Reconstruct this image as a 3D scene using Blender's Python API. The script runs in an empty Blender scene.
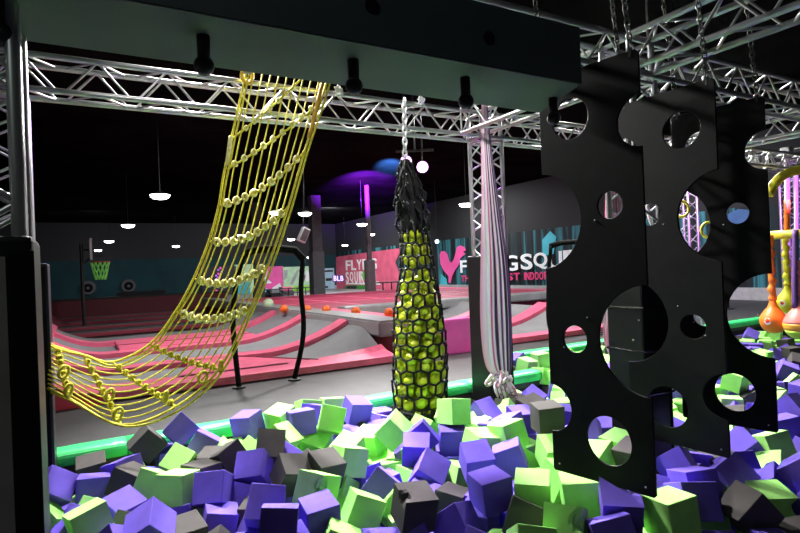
import bpy, bmesh, math, random
from mathutils import Vector, Matrix, Euler, Quaternion, noise
random.seed(11)
PI = math.pi
sc = bpy.context.scene
C = sc.collection
sc.view_settings.view_transform = 'Standard'
sc.view_settings.look = 'None'
sc.view_settings.exposure = 0.0

# ------------------------------------------------------------------ camera
FPX = 560.0; CX, CY = 400.0, 266.5; CAMZ = 1.55
YAW = math.radians(30); ROLL = math.atan(.04); PIT = math.atan(1.5/FPX)
R0 = Vector((math.cos(YAW), -math.sin(YAW), 0)); F0 = Vector((math.sin(YAW), math.cos(YAW), 0)); Z0 = Vector((0, 0, 1))
FW = F0*math.cos(PIT)+Z0*math.sin(PIT); U1 = Z0*math.cos(PIT)-F0*math.sin(PIT)
RT = R0*math.cos(ROLL)-U1*math.sin(ROLL); UP = U1*math.cos(ROLL)+R0*math.sin(ROLL)
CAM = Vector((0, 0, CAMZ))
def ray(px, py): return RT*((px-CX)/FPX)+UP*((CY-py)/FPX)+FW
def at(px, py, F): return CAM+ray(px, py)*F
def onz(px, py, z): r = ray(px, py); return CAM+r*((z-CAMZ)/r.z)
def ony(px, py, y): r = ray(px, py); return CAM+r*(y/r.y)
def onx(px, py, x): r = ray(px, py); return CAM+r*(x/r.x)
def proj(p):
    d = Vector(p)-CAM; f = d.dot(FW); return (CX+FPX*d.dot(RT)/f, CY-FPX*d.dot(UP)/f, f)
cd = bpy.data.cameras.new('camera'); cam = bpy.data.objects.new('camera', cd); C.objects.link(cam)
cam.matrix_world = Matrix(((RT.x, UP.x, -FW.x, 0), (RT.y, UP.y, -FW.y, 0), (RT.z, UP.z, -FW.z, CAMZ), (0, 0, 0, 1)))
cd.sensor_width = 36; cd.lens = FPX/800*36; cd.clip_end = 200; cd.clip_start = .05
sc.camera = cam

# ------------------------------------------------------------------ materials
MATS = {}
def mat(name, col, rough=.6, metal=0.0, spec=.5, var=.12, nscale=6.0, bump=0.0, bscale=60.0, emit=None, estr=0.0, coat=0.0):
    if name in MATS: return MATS[name]
    m = bpy.data.materials.new(name); m.use_nodes = True
    n = m.node_tree.nodes; l = m.node_tree.links
    b = n['Principled BSDF']
    b.inputs['Roughness'].default_value = rough; b.inputs['Metallic'].default_value = metal
    b.inputs['Specular IOR Level'].default_value = spec
    b.inputs['Coat Weight'].default_value = coat
    tc = n.new('ShaderNodeTexCoord')
    nz = n.new('ShaderNodeTexNoise'); nz.inputs['Scale'].default_value = nscale; nz.inputs['Detail'].default_value = 3
    l.new(tc.outputs['Object'], nz.inputs['Vector'])
    r = n.new('ShaderNodeValToRGB')
    r.color_ramp.elements[0].position = .3; r.color_ramp.elements[1].position = .7
    r.color_ramp.elements[0].color = tuple(max(0, c*(1-var)) for c in col)+(1,)
    r.color_ramp.elements[1].color = tuple(min(1, c*(1+var)) for c in col)+(1,)
    l.new(nz.outputs['Fac'], r.inputs['Fac']); l.new(r.outputs['Color'], b.inputs['Base Color'])
    if bump:
        n2 = n.new('ShaderNodeTexNoise'); n2.inputs['Scale'].default_value = bscale
        l.new(tc.outputs['Object'], n2.inputs['Vector'])
        bp = n.new('ShaderNodeBump'); bp.inputs['Strength'].default_value = bump; bp.inputs['Distance'].default_value = .01
        l.new(n2.outputs['Fac'], bp.inputs['Height']); l.new(bp.outputs['Normal'], b.inputs['Normal'])
    if emit:
        b.inputs['Emission Color'].default_value = tuple(emit)+(1,); b.inputs['Emission Strength'].default_value = estr
    MATS[name] = m
    return m

def ramp_mat(name, scale_xyz, stops, rough=.7, nscale=1.0, detail=4, dist=0.0, axis='Object', spec=.3, emit=0.0):
    """colour = ramp of a noise stretched by scale_xyz"""
    m = bpy.data.materials.new(name); m.use_nodes = True
    n = m.node_tree.nodes; l = m.node_tree.links; b = n['Principled BSDF']
    b.inputs['Roughness'].default_value = rough; b.inputs['Specular IOR Level'].default_value = spec
    tc = n.new('ShaderNodeTexCoord'); mp = n.new('ShaderNodeMapping'); mp.inputs['Scale'].default_value = scale_xyz
    nz = n.new('ShaderNodeTexNoise'); nz.inputs['Scale'].default_value = nscale; nz.inputs['Detail'].default_value = detail
    nz.inputs['Distortion'].default_value = dist
    r = n.new('ShaderNodeValToRGB'); cr = r.color_ramp; cr.interpolation = 'LINEAR'
    while len(cr.elements) < len(stops): cr.elements.new(.5)
    for e, (p, c) in zip(cr.elements, stops): e.position = p; e.color = tuple(c)+(1,)
    l.new(tc.outputs[axis], mp.inputs['Vector']); l.new(mp.outputs['Vector'], nz.inputs['Vector'])
    l.new(nz.outputs['Fac'], r.inputs['Fac']); l.new(r.outputs['Color'], b.inputs['Base Color'])
    if emit:
        l.new(r.outputs['Color'], b.inputs['Emission Color']); b.inputs['Emission Strength'].default_value = emit
    MATS[name] = m
    return m

def banded_wall(name, low_mat_stops, scale_xyz, nscale, z_split, upper, dist=0.0, emit=0.0):
    """mural below z_split, dark paint above, greyed in place of haze"""
    m = ramp_mat(name, scale_xyz, low_mat_stops, nscale=nscale, dist=dist)
    n = m.node_tree.nodes; l = m.node_tree.links; b = n['Principled BSDF']
    src = b.inputs['Base Color'].links[0].from_socket
    g = n.new('ShaderNodeNewGeometry'); sx = n.new('ShaderNodeSeparateXYZ'); l.new(g.outputs['Position'], sx.inputs[0])
    gt = n.new('ShaderNodeMath'); gt.operation = 'GREATER_THAN'; gt.inputs[1].default_value = z_split; l.new(sx.outputs['Z'], gt.inputs[0])
    mx = n.new('ShaderNodeMix'); mx.data_type = 'RGBA'; l.new(gt.outputs[0], mx.inputs[0]); l.new(src, mx.inputs[6]); mx.inputs[7].default_value = tuple(upper)+(1,)
    l.new(mx.outputs[2], b.inputs['Base Color'])
    return m

# ------------------------------------------------------------------ mesh helpers
def new_obj(name, me, m=None, parent=None, loc=None):
    o = bpy.data.objects.new(name, me); C.objects.link(o)
    if m is not None and me is not None and not me.materials: me.materials.append(m)
    if parent is not None: o.parent = parent
    if loc is not None: o.location = loc
    return o
def from_bm(name, bm, m, parent=None, loc=None, smooth=False):
    me = bpy.data.meshes.new(name); bm.normal_update(); bm.to_mesh(me); bm.free()
    if smooth:
        for p in me.polygons: p.use_smooth = True
    return new_obj(name, me, m, parent, loc)
def empty(name, loc=(0, 0, 0), rz=0):
    o = bpy.data.objects.new(name, None); C.objects.link(o); o.location = loc; o.rotation_euler = (0, 0, rz); o.empty_display_size = .1
    return o
def tag(o, label, cat, group=None, kind=None):
    o['label'] = label; o['category'] = cat
    if group: o['group'] = group
    if kind: o['kind'] = kind
    return o
def struct(o): o['kind'] = 'structure'; return o
def add_box(bm, x0, x1, y0, y1, z0, z1, bev=0.0):
    g = bmesh.ops.create_cube(bm, size=1)
    for v in g['verts']: v.co = Vector(((x0+x1)/2+v.co.x*(x1-x0), (y0+y1)/2+v.co.y*(y1-y0), (z0+z1)/2+v.co.z*(z1-z0)))
    if bev:
        es = list({e for v in g['verts'] for e in v.link_edges})
        bmesh.ops.bevel(bm, geom=es, offset=bev, segments=2, affect='EDGES', profile=.6)
def box(name, x0, x1, y0, y1, z0, z1, m, parent=None, bev=0.0):
    bm = bmesh.new(); add_box(bm, x0, x1, y0, y1, z0, z1, bev); return from_bm(name, bm, m, parent)
def frame_of(d):
    d = d.normalized(); a = Vector((0, 0, 1)) if abs(d.z) < .95 else Vector((1, 0, 0))
    u = d.cross(a).normalized(); return u, d.cross(u).normalized()
def add_tube(bm, pts, rad, n=6, closed=False, cap=True):
    pts = [Vector(p) for p in pts]; N = len(pts); rs = rad if isinstance(rad, (list, tuple)) else [rad]*N
    rings = []; u = None
    for i, p in enumerate(pts):
        if closed: d = pts[(i+1) % N]-pts[i-1]
        else: d = pts[min(i+1, N-1)]-pts[max(i-1, 0)]
        if d.length < 1e-7: d = Vector((0, 0, 1))
        d.normalize()
        if u is None: u, w = frame_of(d)
        else:
            u = u-d*u.dot(d)
            if u.length < 1e-5: u, w = frame_of(d)
            u.normalize(); w = d.cross(u)
        rings.append([bm.verts.new(p+(u*math.cos(2*PI*k/n)+w*math.sin(2*PI*k/n))*rs[i]) for k in range(n)])
    for i in range(N if closed else N-1):
        a, b = rings[i], rings[(i+1) % N]
        for k in range(n): bm.faces.new((a[k], a[(k+1) % n], b[(k+1) % n], b[k]))
    if cap and not closed:
        bm.faces.new(rings[0][::-1]); bm.faces.new(rings[-1])
def tube(name, pts, rad, m, parent=None, n=8, closed=False):
    bm = bmesh.new(); add_tube(bm, pts, rad, n, closed); bmesh.ops.recalc_face_normals(bm, faces=bm.faces)
    return from_bm(name, bm, m, parent, smooth=True)
def spline(pts, sub=6):
    """Catmull-Rom through pts"""
    pts = [Vector(p) for p in pts]; out = []
    for i in range(len(pts)-1):
        p0 = pts[i-1] if i else pts[0]*2-pts[1]; p1, p2 = pts[i], pts[i+1]; p3 = pts[i+2] if i+2 < len(pts) else p2*2-p1
        for k in range(sub):
            t = k/sub
            out.append(.5*((2*p1)+(p2-p0)*t+(2*p0-5*p1+4*p2-p3)*t*t+(3*p1-p0-3*p2+p3)*t**3))
    out.append(pts[-1]); return out
def lathe(bm, prof, n=16, c=(0, 0, 0)):
    c = Vector(c); rings = []
    for r, z in prof:
        rings.append([bm.verts.new(c+Vector((r*math.cos(2*PI*k/n), r*math.sin(2*PI*k/n), z))) for k in range(n)])
    for a, b in zip(rings, rings[1:]):
        for k in range(n): bm.faces.new((a[k], a[(k+1) % n], b[(k+1) % n], b[k]))
    bm.faces.new(rings[0][::-1]); bm.faces.new(rings[-1])
def poly_prism(bm, pts, ext):
    """closed polygon (3-D points) extruded by vector ext"""
    a = [bm.verts.new(Vector(p)) for p in pts]; b = [bm.verts.new(Vector(p)+Vector(ext)) for p in pts]
    bm.faces.new(a[::-1]); bm.faces.new(b)
    for i in range(len(a)): j = (i+1) % len(a); bm.faces.new((a[i], a[j], b[j], b[i]))
    bmesh.ops.recalc_face_normals(bm, faces=bm.faces)
def unit_cyl_mesh(n=8):
    bm = bmesh.new(); lathe(bm, [(1, 0), (1, 1)], n); me = bpy.data.meshes.new('rod'); bm.normal_update(); bm.to_mesh(me); bm.free()
    for p in me.polygons: p.use_smooth = len(p.vertices) == 4
    return me
_rods = {}
def rod(name, a, b, r, m, parent, n=8):
    """straight rod sharing one mesh per material"""
    k = (m.name, n)
    if k not in _rods:
        me = unit_cyl_mesh(n); me.materials.append(m); _rods[k] = me
    a, b = Vector(a), Vector(b); d = b-a
    o = bpy.data.objects.new(name, _rods[k]); C.objects.link(o); o.parent = parent
    q = Vector((0, 0, 1)).rotation_difference(d.normalized())
    o.matrix_local = Matrix.LocRotScale(a, q, Vector((r, r, d.length)))
    return o

# letters: each letter a mesh fitted into a unit box
_glyph = {}
def glyph(ch, bold=.02):
    if ch in _glyph: return _glyph[ch]
    cu = bpy.data.curves.new('letter', 'FONT'); cu.body = ch; cu.offset = bold; cu.extrude = .02; cu.resolution_u = 4
    o = bpy.data.objects.new('letter', cu); C.objects.link(o)
    dg = bpy.context.evaluated_depsgraph_get(); me = bpy.data.meshes.new_from_object(o.evaluated_get(dg)); bpy.data.objects.remove(o)
    xs = [v.co.x for v in me.vertices]; ys = [v.co.y for v in me.vertices]
    x0, x1, y0, y1 = min(xs), max(xs), min(ys), max(ys)
    for v in me.vertices: v.co.x = (v.co.x-x0)/(x1-x0); v.co.y = (v.co.y-y0)/(y1-y0)
    me.materials.clear(); _glyph[ch] = me
    return me
def letter(ch, P00, U, V, m, parent, depth=.3):
    """letter with lower-left corner P00, width vector U, height vector V"""
    me = glyph(ch).copy(); me.materials.append(m)
    o = bpy.data.objects.new('letter', me); C.objects.link(o); o.parent = parent
    W = U.cross(V).normalized()*depth
    o.matrix_local = Matrix(((U.x, V.x, W.x, P00.x), (U.y, V.y, W.y, P00.y), (U.z, V.z, W.z, P00.z), (0, 0, 0, 1)))
    return o

# ------------------------------------------------------------------ palette
M_alu = mat('brushed_aluminium', (.50, .50, .51), .34, .85, nscale=20, var=.08)
M_steel = mat('galvanised_steel', (.55, .55, .56), .35, .9)
M_blackmetal = mat('black_powder_coat', (.012, .012, .013), .42)
M_darksteel = mat('dark_chain_steel', (.10, .10, .10), .4, .8)
M_vinyl = mat('black_vinyl', (.007, .007, .008), .42, spec=.3, nscale=3, bump=.1, bscale=40)
M_beam = mat('charcoal_beam_bounce', (.15, .18, .155), .75, nscale=3, var=.08, bump=.35, bscale=300)  # underside lightened and greened: foam bounce light put into the colour
M_beamfront = mat('dark_beam_face', (.05, .066, .072), .6, nscale=3, var=.1)
M_hdpe = mat('black_plastic_board', (.0045, .0045, .005), .5, spec=.15, nscale=9, var=.3, bump=.12, bscale=220)
M_pink = mat('pink_vinyl_pad', (.80, .13, .24), .42, nscale=4, var=.12, bump=.25, bscale=14)
M_magenta = mat('magenta_vinyl_pad', (.80, .07, .42), .42, nscale=3, bump=.15, bscale=10)
M_red = mat('red_vinyl_pad', (.62, .04, .09), .42, nscale=3, bump=.15, bscale=10)
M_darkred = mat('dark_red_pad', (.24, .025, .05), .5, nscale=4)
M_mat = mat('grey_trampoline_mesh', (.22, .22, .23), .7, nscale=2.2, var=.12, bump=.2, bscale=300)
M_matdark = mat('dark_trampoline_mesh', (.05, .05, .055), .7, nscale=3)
M_ledge = mat('grey_vinyl_ledge', (.30, .31, .31), .33, nscale=3, var=.15, bump=.25, bscale=16)
M_deck = mat('charcoal_rubber_floor', (.034, .032, .033), .55, nscale=5, var=.22, bump=.15, bscale=120)
M_greenpad = mat('green_vinyl_edge', (.05, .72, .20), .35, nscale=5, var=.15, bump=.3, bscale=16)
M_rope = mat('yellow_rope', (.62, .56, .03), .7, nscale=60, var=.25, bump=.6, bscale=180)
M_ropelight = mat('pale_yellow_rope_binding', (.80, .76, .30), .6, nscale=60, var=.2, bump=.5, bscale=180)
M_netblack = mat('black_net_cord', (.008, .008, .009), .75, spec=.25, nscale=40, var=.3, bump=.4, bscale=200)
M_ball = mat('yellow_green_ball', (.50, .58, .02), .33, nscale=5, var=.15)
M_orangeball = mat('orange_foam_ball', (.95, .16, .02), .5)
M_black = mat('matt_black', (.005, .005, .005), .85, spec=.12)
M_white = mat('white_paint', (.78, .78, .78), .5)
M_yellowpad = mat('yellow_foam_tube', (.75, .68, .05), .45, nscale=6)
M_concrete = mat('pale_concourse_floor', (.40, .39, .39), .4, nscale=1.5, var=.1)
M_ceiling = mat('black_ceiling_paint', (.006, .006, .0065), .9, spec=0.0, nscale=.8, var=.4)
M_wallblack = mat('black_wall_paint', (.02, .02, .022), .9, nscale=.8, var=.3)
M_column = mat('grey_column_paint', (.10, .10, .11), .6)
M_counter = mat('dark_counter', (.03, .025, .035), .6)
M_lamp = mat('lamp_diffuser', (1, 1, 1), .5, emit=(1, .98, .95), estr=10)
M_pit = mat('pit_liner', (.01, .008, .02), .9)
M_teal = mat('teal_paint', (.03, .26, .32), .7, nscale=2, var=.25)
M_lime = mat('lime_paint', (.30, .70, .05), .6)
M_greenpaint = mat('green_paint', (.06, .34, .06), .6)
M_pinkpaint = mat('hot_pink_paint', (.85, .07, .30), .6)
M_letterpink = mat('pink_letter_paint', (.80, .06, .22), .6)
M_letterwhite = mat('white_letter_paint', (.85, .85, .86), .5)
# ================================================================== setting
X_W, X_E, Y_S, Y_N, Z_C = -9.0, 19.6, -4.0, 45.0, 5.6
PIT_Y, PIT_Y2, PIT_XS = 5.70, 7.0, 5.45       # far edge of the foam pit, and where it steps back
COURT_Y = 8.1
fl = bmesh.new()
for (x0, x1, y0, y1) in ((X_W, PIT_XS, PIT_Y, 27), (PIT_XS, X_E, PIT_Y2, 27)): add_box(fl, x0, x1, y0, y1, -.12, 0)
struct(from_bm('floor', fl, M_deck))
struct(box('floor_concourse', X_W, X_E, 27, Y_N, -.12, 0, M_concrete))
struct(box('floor_pit', X_W, X_E, Y_S, PIT_Y2+.1, -.66, -.56, M_pit))
w = bmesh.new()
add_box(w, X_W, PIT_XS, PIT_Y, PIT_Y+.05, -.56, -.12); add_box(w, PIT_XS, X_E, PIT_Y2, PIT_Y2+.05, -.56, -.12); add_box(w, PIT_XS-.05, PIT_XS, PIT_Y, PIT_Y2, -.56, -.12)
struct(from_bm('wall_pit', w, M_pit))
struct(box('ceiling', X_W, X_E, Y_S, Y_N, Z_C, Z_C+.1, M_ceiling))
wn = banded_wall('north_wall_paint', [(.35, (.006, .035, .045)), (.65, (.008, .055, .068))], (1, 1, 1), .6, 2.95, (.03, .03, .034))  # upper paint lifted to grey, with the haze put into its colour
struct(box('wall_north', X_W, X_E, Y_N, Y_N+.1, -.1, Z_C, wn))
we = banded_wall('east_wall_mural', [(.36, (.012, .013, .015)), (.50, (.02, .035, .04)), (.56, (.03, .14, .17)), (.63, (.07, .30, .35)), (.70, (.02, .07, .09))], (1, 2.6, .12), 1.1, 3.15, (.030, .030, .033), dist=.3)
struct(box('wall_east', X_E, X_E+.1, Y_S, Y_N, -.1, Z_C, we))
struct(box('wall_west', X_W-.1, X_W, Y_S, Y_N, -.1, Z_C, M_wallblack))
struct(box('wall_south', X_W, X_E, Y_S-.1, Y_S, -.66, Z_C, M_wallblack))
struct(box('baseboard_east', X_E-.05, X_E, Y_S, Y_N, 0, .42, mat('pale_baseboard', (.5, .5, .5), .5)))
struct(box('baseboard_north', 4, X_E-.05, Y_N-.05, Y_N, 0, .3, MATS['pale_baseboard']))
# padded green rim of the pit, in lengths
def edge_pad(name, a, b, label, w=.24, h=.075):
    a, b = Vector(a), Vector(b); d = (b-a).normalized(); nrm = Vector((-d.y, d.x, 0)); L = (b-a).length
    t = empty(name, a, math.atan2(d.y, d.x)); tag(t, label, 'padding', 'green pads along the pit rim')
    bm = bmesh.new(); n = max(2, int(L/.12))
    prof = [(-.015, -.05), (-.03, -.01), (-.01, .06), (.05, h), (w-.05, h), (w, .05), (w, 0)]
    rows = []
    for i in range(n+1):
        x = L*i/n; rows.append([bm.verts.new((x, py, pz+(.006*noise.noise(Vector((x*6+a.x, py*9, 0)))if pz > 0 else 0))) for py, pz in prof])
    for r0, r1 in zip(rows, rows[1:]):
        for k in range(len(prof)-1): bm.faces.new((r0[k], r1[k], r1[k+1], r0[k+1]))
    bm.faces.new(rows[0]); bm.faces.new(rows[-1][::-1]); bmesh.ops.recalc_face_normals(bm, faces=bm.faces)
    from_bm('cover', bm, M_greenpad, t, smooth=True)
    tube('piping', [(0, -.012, h-.035), (L, -.012, h-.035)], .008, mat('green_piping', (.03, .5, .14), .4), t, 6)
xs = [-1.6, .35, 2.3, 4.25, 5.45]
words_e = ('beside the near end of the rope net', 'under the middle of the rope net', 'behind the net bag of balls', 'behind the striped silk')
for i in range(4): edge_pad('edge_pad', (xs[i]+.004, PIT_Y, 0), (xs[i+1]-.004, PIT_Y, 0), 'green vinyl pad on the pit rim '+words_e[i])
edge_pad('edge_pad', (5.45, PIT_Y2, 0), (9.4, PIT_Y2, 0), 'green vinyl pad on the pit rim hidden mostly behind the black panels')
edge_pad('edge_pad', (9.408, PIT_Y2, 0), (15.4, PIT_Y2, 0), 'green vinyl pad on the pit rim behind the orange wrecking ball')

# ================================================================== trusses
def truss(name, p0, p1, label, size=.275, period=.53, cr=.025, br=.0105, group=None, m=None, up=None):
    """box truss: four chords, zig-zag braces on the four sides"""
    m = m or M_alu
    p0, p1 = Vector(p0), Vector(p1); d = (p1-p0); L = d.length; d.normalize()
    if abs(d.z) > .9: u, v = Vector((1, 0, 0)), Vector((0, 1, 0))
    else: v = Vector((0, 0, 1)); u = d.cross(v)
    t = empty(name, p0); tag(t, label, 'truss', group)
    h = size/2; cs = [(-h, -h), (h, -h), (h, h), (-h, h)]
    for a, b in cs: rod('chord', u*a+v*b, u*a+v*b+d*L, cr, m, t, 12)
    n = max(1, round(L/period)); s = L/n
    for f in range(4):
        A = u*cs[f][0]+v*cs[f][1]; B = u*cs[(f+1) % 4][0]+v*cs[(f+1) % 4][1]
        if f in (2, 3): A, B = B, A
        for i in range(n):
            rod('brace', A+d*(s*i+.03), B+d*(s*(i+.5)), br, m, t, 6)
            rod('brace', B+d*(s*(i+.5)), A+d*(s*(i+1)-.03), br, m, t, 6)
        for e in (.015, L-.015): rod('end_brace', A+d*e, B+d*e, br*1.2, m, t, 6)
    return t
ZT = 3.225    # centre height of the rig
truss('lighting_truss', (-.60, 5.405, ZT), (4.252, 5.405, ZT), 'long aluminium box truss spanning behind the rope net and the ball bag')
truss('lighting_truss', (4.528, 5.405, ZT), (9.3, 5.405, ZT), 'aluminium box truss behind the black panels, in line with the net truss')
truss('lighting_truss', (9.32, 5.405, ZT), (14.2, 5.405, ZT), 'distant aluminium box truss above the yellow tube frame')
truss('lighting_truss', (.2, 3.1, ZT-.02), (3.934, 3.1, ZT-.02), 'aluminium box truss running behind the top of the padded beam')
truss('lighting_truss', (4.206, 3.1, ZT-.02), (8.9, 3.1, ZT-.02), 'bright aluminium box truss running off above the third black panel')
truss('lighting_truss', (4.07, 5.266, ZT), (4.07, 3.238, ZT), 'short aluminium box truss between striped silk truss corner and panel truss')
truss('lighting_truss', (4.07, 2.962, ZT), (4.07, -1.2, ZT), 'aluminium box truss rising overhead above the black panels to the corner')
truss('lighting_truss', (8.2, 5.266, ZT), (8.2, 1.2, ZT), 'grey aluminium box truss seen beyond the third panel near the white pipes')
# corner blocks
for i, (x, y, z, lab) in enumerate(((4.39, 5.405, ZT, 'aluminium truss corner block above the padded column by the silk'), (4.07, 3.1, ZT-.02, 'aluminium truss corner block above the black panels'))):
    t = empty('truss_corner', (x, y, z)); tag(t, lab, 'truss corner')
    h = .137
    for a in (-h, h):
        for b in (-h, h):
            rod('corner_post', (a, b, -h-.02), (a, b, h+.02), .026, M_alu, t, 10)
            rod('corner_bar', (-h, a, b), (h, a, b), .02, M_alu, t, 8); rod('corner_bar', (a, -h, b), (a, h, b), .02, M_alu, t, 8)
truss('truss_column', (-.315, 2.48, 1.6), (-.315, 2.48, 2.52), 'aluminium truss upright under the near end of the padded beam', size=.30, period=.45)
truss('truss_column', (-.45, 5.405, 1.6), (-.45, 5.405, 3.06), 'aluminium truss upright at the far end of the rope net truss', period=.40)
truss('truss_column', (4.40, 5.405, 1.55), (4.40, 5.405, 3.06), 'purple-lit aluminium truss upright beside the striped silk', period=.34)
truss('truss_column', (4.09, 3.1, 1.35), (4.09, 3.1, 3.02), 'aluminium truss upright hidden behind the black panels', period=.34)

# padded sleeves round the truss uprights
def col_pad(cx, cy, hw, z1, label, straps=False, flap=False):
    t = empty('column_pad', (cx, cy, -.55)); tag(t, label, 'column padding')
    bm = bmesh.new(); add_box(bm, -hw, hw, -hw, hw, 0, z1+.55, .018)
    from_bm('sleeve', bm, M_vinyl, t)
    if straps:
        for z in (1.0, 1.35, 1.7, 2.0):
            pts = [Vector((-hw-.004, -hw-.004, z)), Vector((hw+.004, -hw-.004, z-.01)), Vector((hw+.004, hw+.004, z)), Vector((-hw-.004, hw+.004, z))]
            b2 = bmesh.new(); add_tube(b2, pts, .012, 6, closed=True); from_bm('strap', b2, mat('glossy_black_strap', (.02, .02, .02), .2), t)
    if flap:
        box('flap', hw-.073, hw+.002, -hw-.006, -hw+.01, .1, z1+.50, M_black, t, .003)
        box('seam_strip', -hw+.02, hw-.078, -hw-.003, -hw+.01, .1, z1+.48, mat('sheen_grey_vinyl', (.22, .21, .19), .35), t, .002)  # grey sheet over the black front face, its sheen put into the colour
    else:
        box('seam_strip', hw-.05, hw-.02, -hw-.004, -hw+.01, .02, z1+.52, M_black, t, .002)
    return t
col_pad(-.34, 2.48, .215, 1.71, 'tall black vinyl column pad standing in the foam at the edge of the view', flap=True)
col_pad(-.40, 5.405, .205, 1.70, 'black vinyl column pad where the rope net is tied')
col_pad(4.37, 5.405, .185, 1.66, 'black vinyl column pad standing behind the striped silk')
col_pad(4.09, 3.1, .175, 1.42, 'black vinyl column pad with glossy straps, glimpsed through the panel cutouts', straps=True)

# ================================================================== padded box beam with hanging pegs
t = empty('padded_beam', (0, 2.17, 2.53)); tag(t, 'charcoal padded box beam overhead with hanging black knob pegs', 'beam')
bm = bmesh.new()
ya, yb = 0.0, .53
poly_prism(bm, [(-1.6, ya, 0), (2.46, ya, 0), (2.66, yb, 0), (-1.6, yb, 0)], (0, 0, .012)); from_bm('underside', bm, M_beam, t)
bm = bmesh.new()
poly_prism(bm, [(-1.6, ya-.004, .006), (2.463, ya-.004, .006), (2.664, yb+.004, .006), (-1.6, yb+.004, .006)], (0, 0, .31)); from_bm('shell', bm, M_beamfront, t)
for px, py in ((4, 0), (203, 36), (353, 60), (465, 78), (553, 98)):
    p = onz(px, py, 2.53); g = empty('peg', (p.x, p.y-2.17, 0)); g.parent = t
    bm = bmesh.new(); lathe(bm, [(.027, .005), (.026, -.10)], 14); bmesh.ops.recalc_face_normals(bm, faces=bm.faces)
    from_bm('stem', bm, M_blackmetal, g, smooth=True)
    bm = bmesh.new(); bmesh.ops.create_uvsphere(bm, u_segments=18, v_segments=12, radius=.041); from_bm('knob', bm, M_blackmetal, g, (0, 0, -.122), True)
for px, py in ((489, 38), (372, 6)):
    p = ony(px, py, 2.165); bm = bmesh.new(); bmesh.ops.create_cone(bm, cap_ends=True, segments=20, radius1=.036, radius2=.033, depth=.008)
    o = from_bm('socket', bm, M_black, t, (p.x, -.006, p.z-2.53)); o.rotation_euler = (PI/2, 0, 0)

# ================================================================== hanging climbing panels with round holes
PH, PW = 2.58, .70
def arc_pts(cx, cz, r, a0, a1, n): return [(cx+r*math.cos(a0+(a1-a0)*i/n), cz+r*math.sin(a0+(a1-a0)*i/n)) for i in range(n+1)]
def edge_arc(cx, cz, r, xe, side, n=22):
    """half-moon bite taken from the vertical edge x = xe, listed upward; side +1: bite opens to +x edge"""
    dx = abs(xe-cx); s = math.acos(min(1, dx/r)) if dx < r else 0
    off = (xe-cx)
    th = math.acos(max(-1, min(1, off/r)))
    if side > 0: return [(cx+r*math.cos(a), cz+r*math.sin(a)) for a in [-th-(2*PI-2*th)*i/n for i in range(n+1)]]
    th2 = math.acos(max(-1, min(1, -off/r)))
    return [(cx-r*math.cos(a), cz+r*math.sin(a)) for a in [th2+(2*PI-2*th2)*i/n for i in range(n+1)]]
def panel_mesh(mirror):
    W, H = PW, PH
    vz = lambda v: H*(1-v)
    ux = lambda u: (W*(1-u) if mirror else W*u)
    right_bites = [(1.0, .653, .325), (1.0, .159, .15)]; left_bites = [(-.05, .3625, .315), (0, .84, .155)]
    R, Lb = (left_bites, right_bites) if mirror else (right_bites, left_bites)
    out = [(.012, 0), (0, .012)][::-1]
    # go up the right edge, across, down the left edge
    pts = [(.012, 0), (W-.012, 0), (W, .012)]
    for u, v, r in sorted(R, key=lambda a: -a[1]): pts += edge_arc(ux(u), vz(v), r, W, 1)
    pts += [(W, H-.02), (W-.02, H), (.02, H), (0, H-.02)]
    for u, v, r in sorted(Lb, key=lambda a: a[1]): pts += edge_arc(ux(u), vz(v), r, 0, -1)
    pts += [(0, .012)]
    holes = [(.33, .117, .131), (.69, .34, .083), (.29, .66, .087), (.587, .895, .15)]
    cu = bpy.data.curves.new('board', 'CURVE'); cu.dimensions = '2D'; cu.fill_mode = 'BOTH'; cu.extrude = .007; cu.bevel_depth = .0025; cu.bevel_resolution = 1; cu.offset = -.0025
    def spl(ps):
        s = cu.splines.new('POLY'); s.points.add(len(ps)-1); s.use_cyclic_u = True
        for q, (x, z) in zip(s.points, ps): q.co = (x, z, 0, 1)
    spl(pts)
    for u, v, r in holes: spl(arc_pts(ux(u), vz(v), r, 0, 2*PI*(1-1/36), 35))
    o = bpy.data.objects.new('board', cu); C.objects.link(o)
    dg = bpy.context.evaluated_depsgraph_get(); me = bpy.data.meshes.new_from_object(o.evaluated_get(dg)); bpy.data.objects.remove(o)
    me.materials.clear(); me.materials.append(M_hdpe)
    return me
def torus_pts(c, R, ax1, ax2, n=14, s2=1.0): return [Vector(c)+Vector(ax1)*R*math.cos(2*PI*i/n)+Vector(ax2)*R*s2*math.sin(2*PI*i/n) for i in range(n)]
def chain(name, a, b, label, m, link=.058, w=.0048, group=None):
    a, b = Vector(a), Vector(b); d = b-a; L = d.length; d.normalize(); u, v = frame_of(d); n = max(3, round(L/(link*.74))); s = L/n
    t = empty(name, a); tag(t, label, 'chain', group)
    bm = bmesh.new()
    for i in range(n):
        c = d*(s*(i+.5)); x = u if i % 2 else v
        add_tube(bm, torus_pts(c, link/2, d, x, 12, .56), w, 6, closed=True)
    from_bm('chain_links', bm, m, t, smooth=True)
    bm = bmesh.new(); add_tube(bm, torus_pts(d*(-.012), .03, d, u, 14, .75), .0065, 6, closed=True); from_bm('shackle', bm, M_steel, t, smooth=True)
    return t
pm = [panel_mesh(False), panel_mesh(True)]
panels = [  # lower right-hand corner, lower left-hand corner in plan, mirror
    ((2.83, 2.07), (2.705, 2.74), 0, 'black climbing board with round holes, hung beside the padded beam end'),
    ((3.78, 2.19), (3.735, 2.93), 1, 'black climbing board with round holes, middle one of the three hanging boards'),
    ((4.60, 2.29), (4.47, 2.98), 0, 'black climbing board with round holes, hung beside the coloured wrecking balls'),
]
bolt_me = None
ordw = ('first', 'second', 'third')
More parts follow.
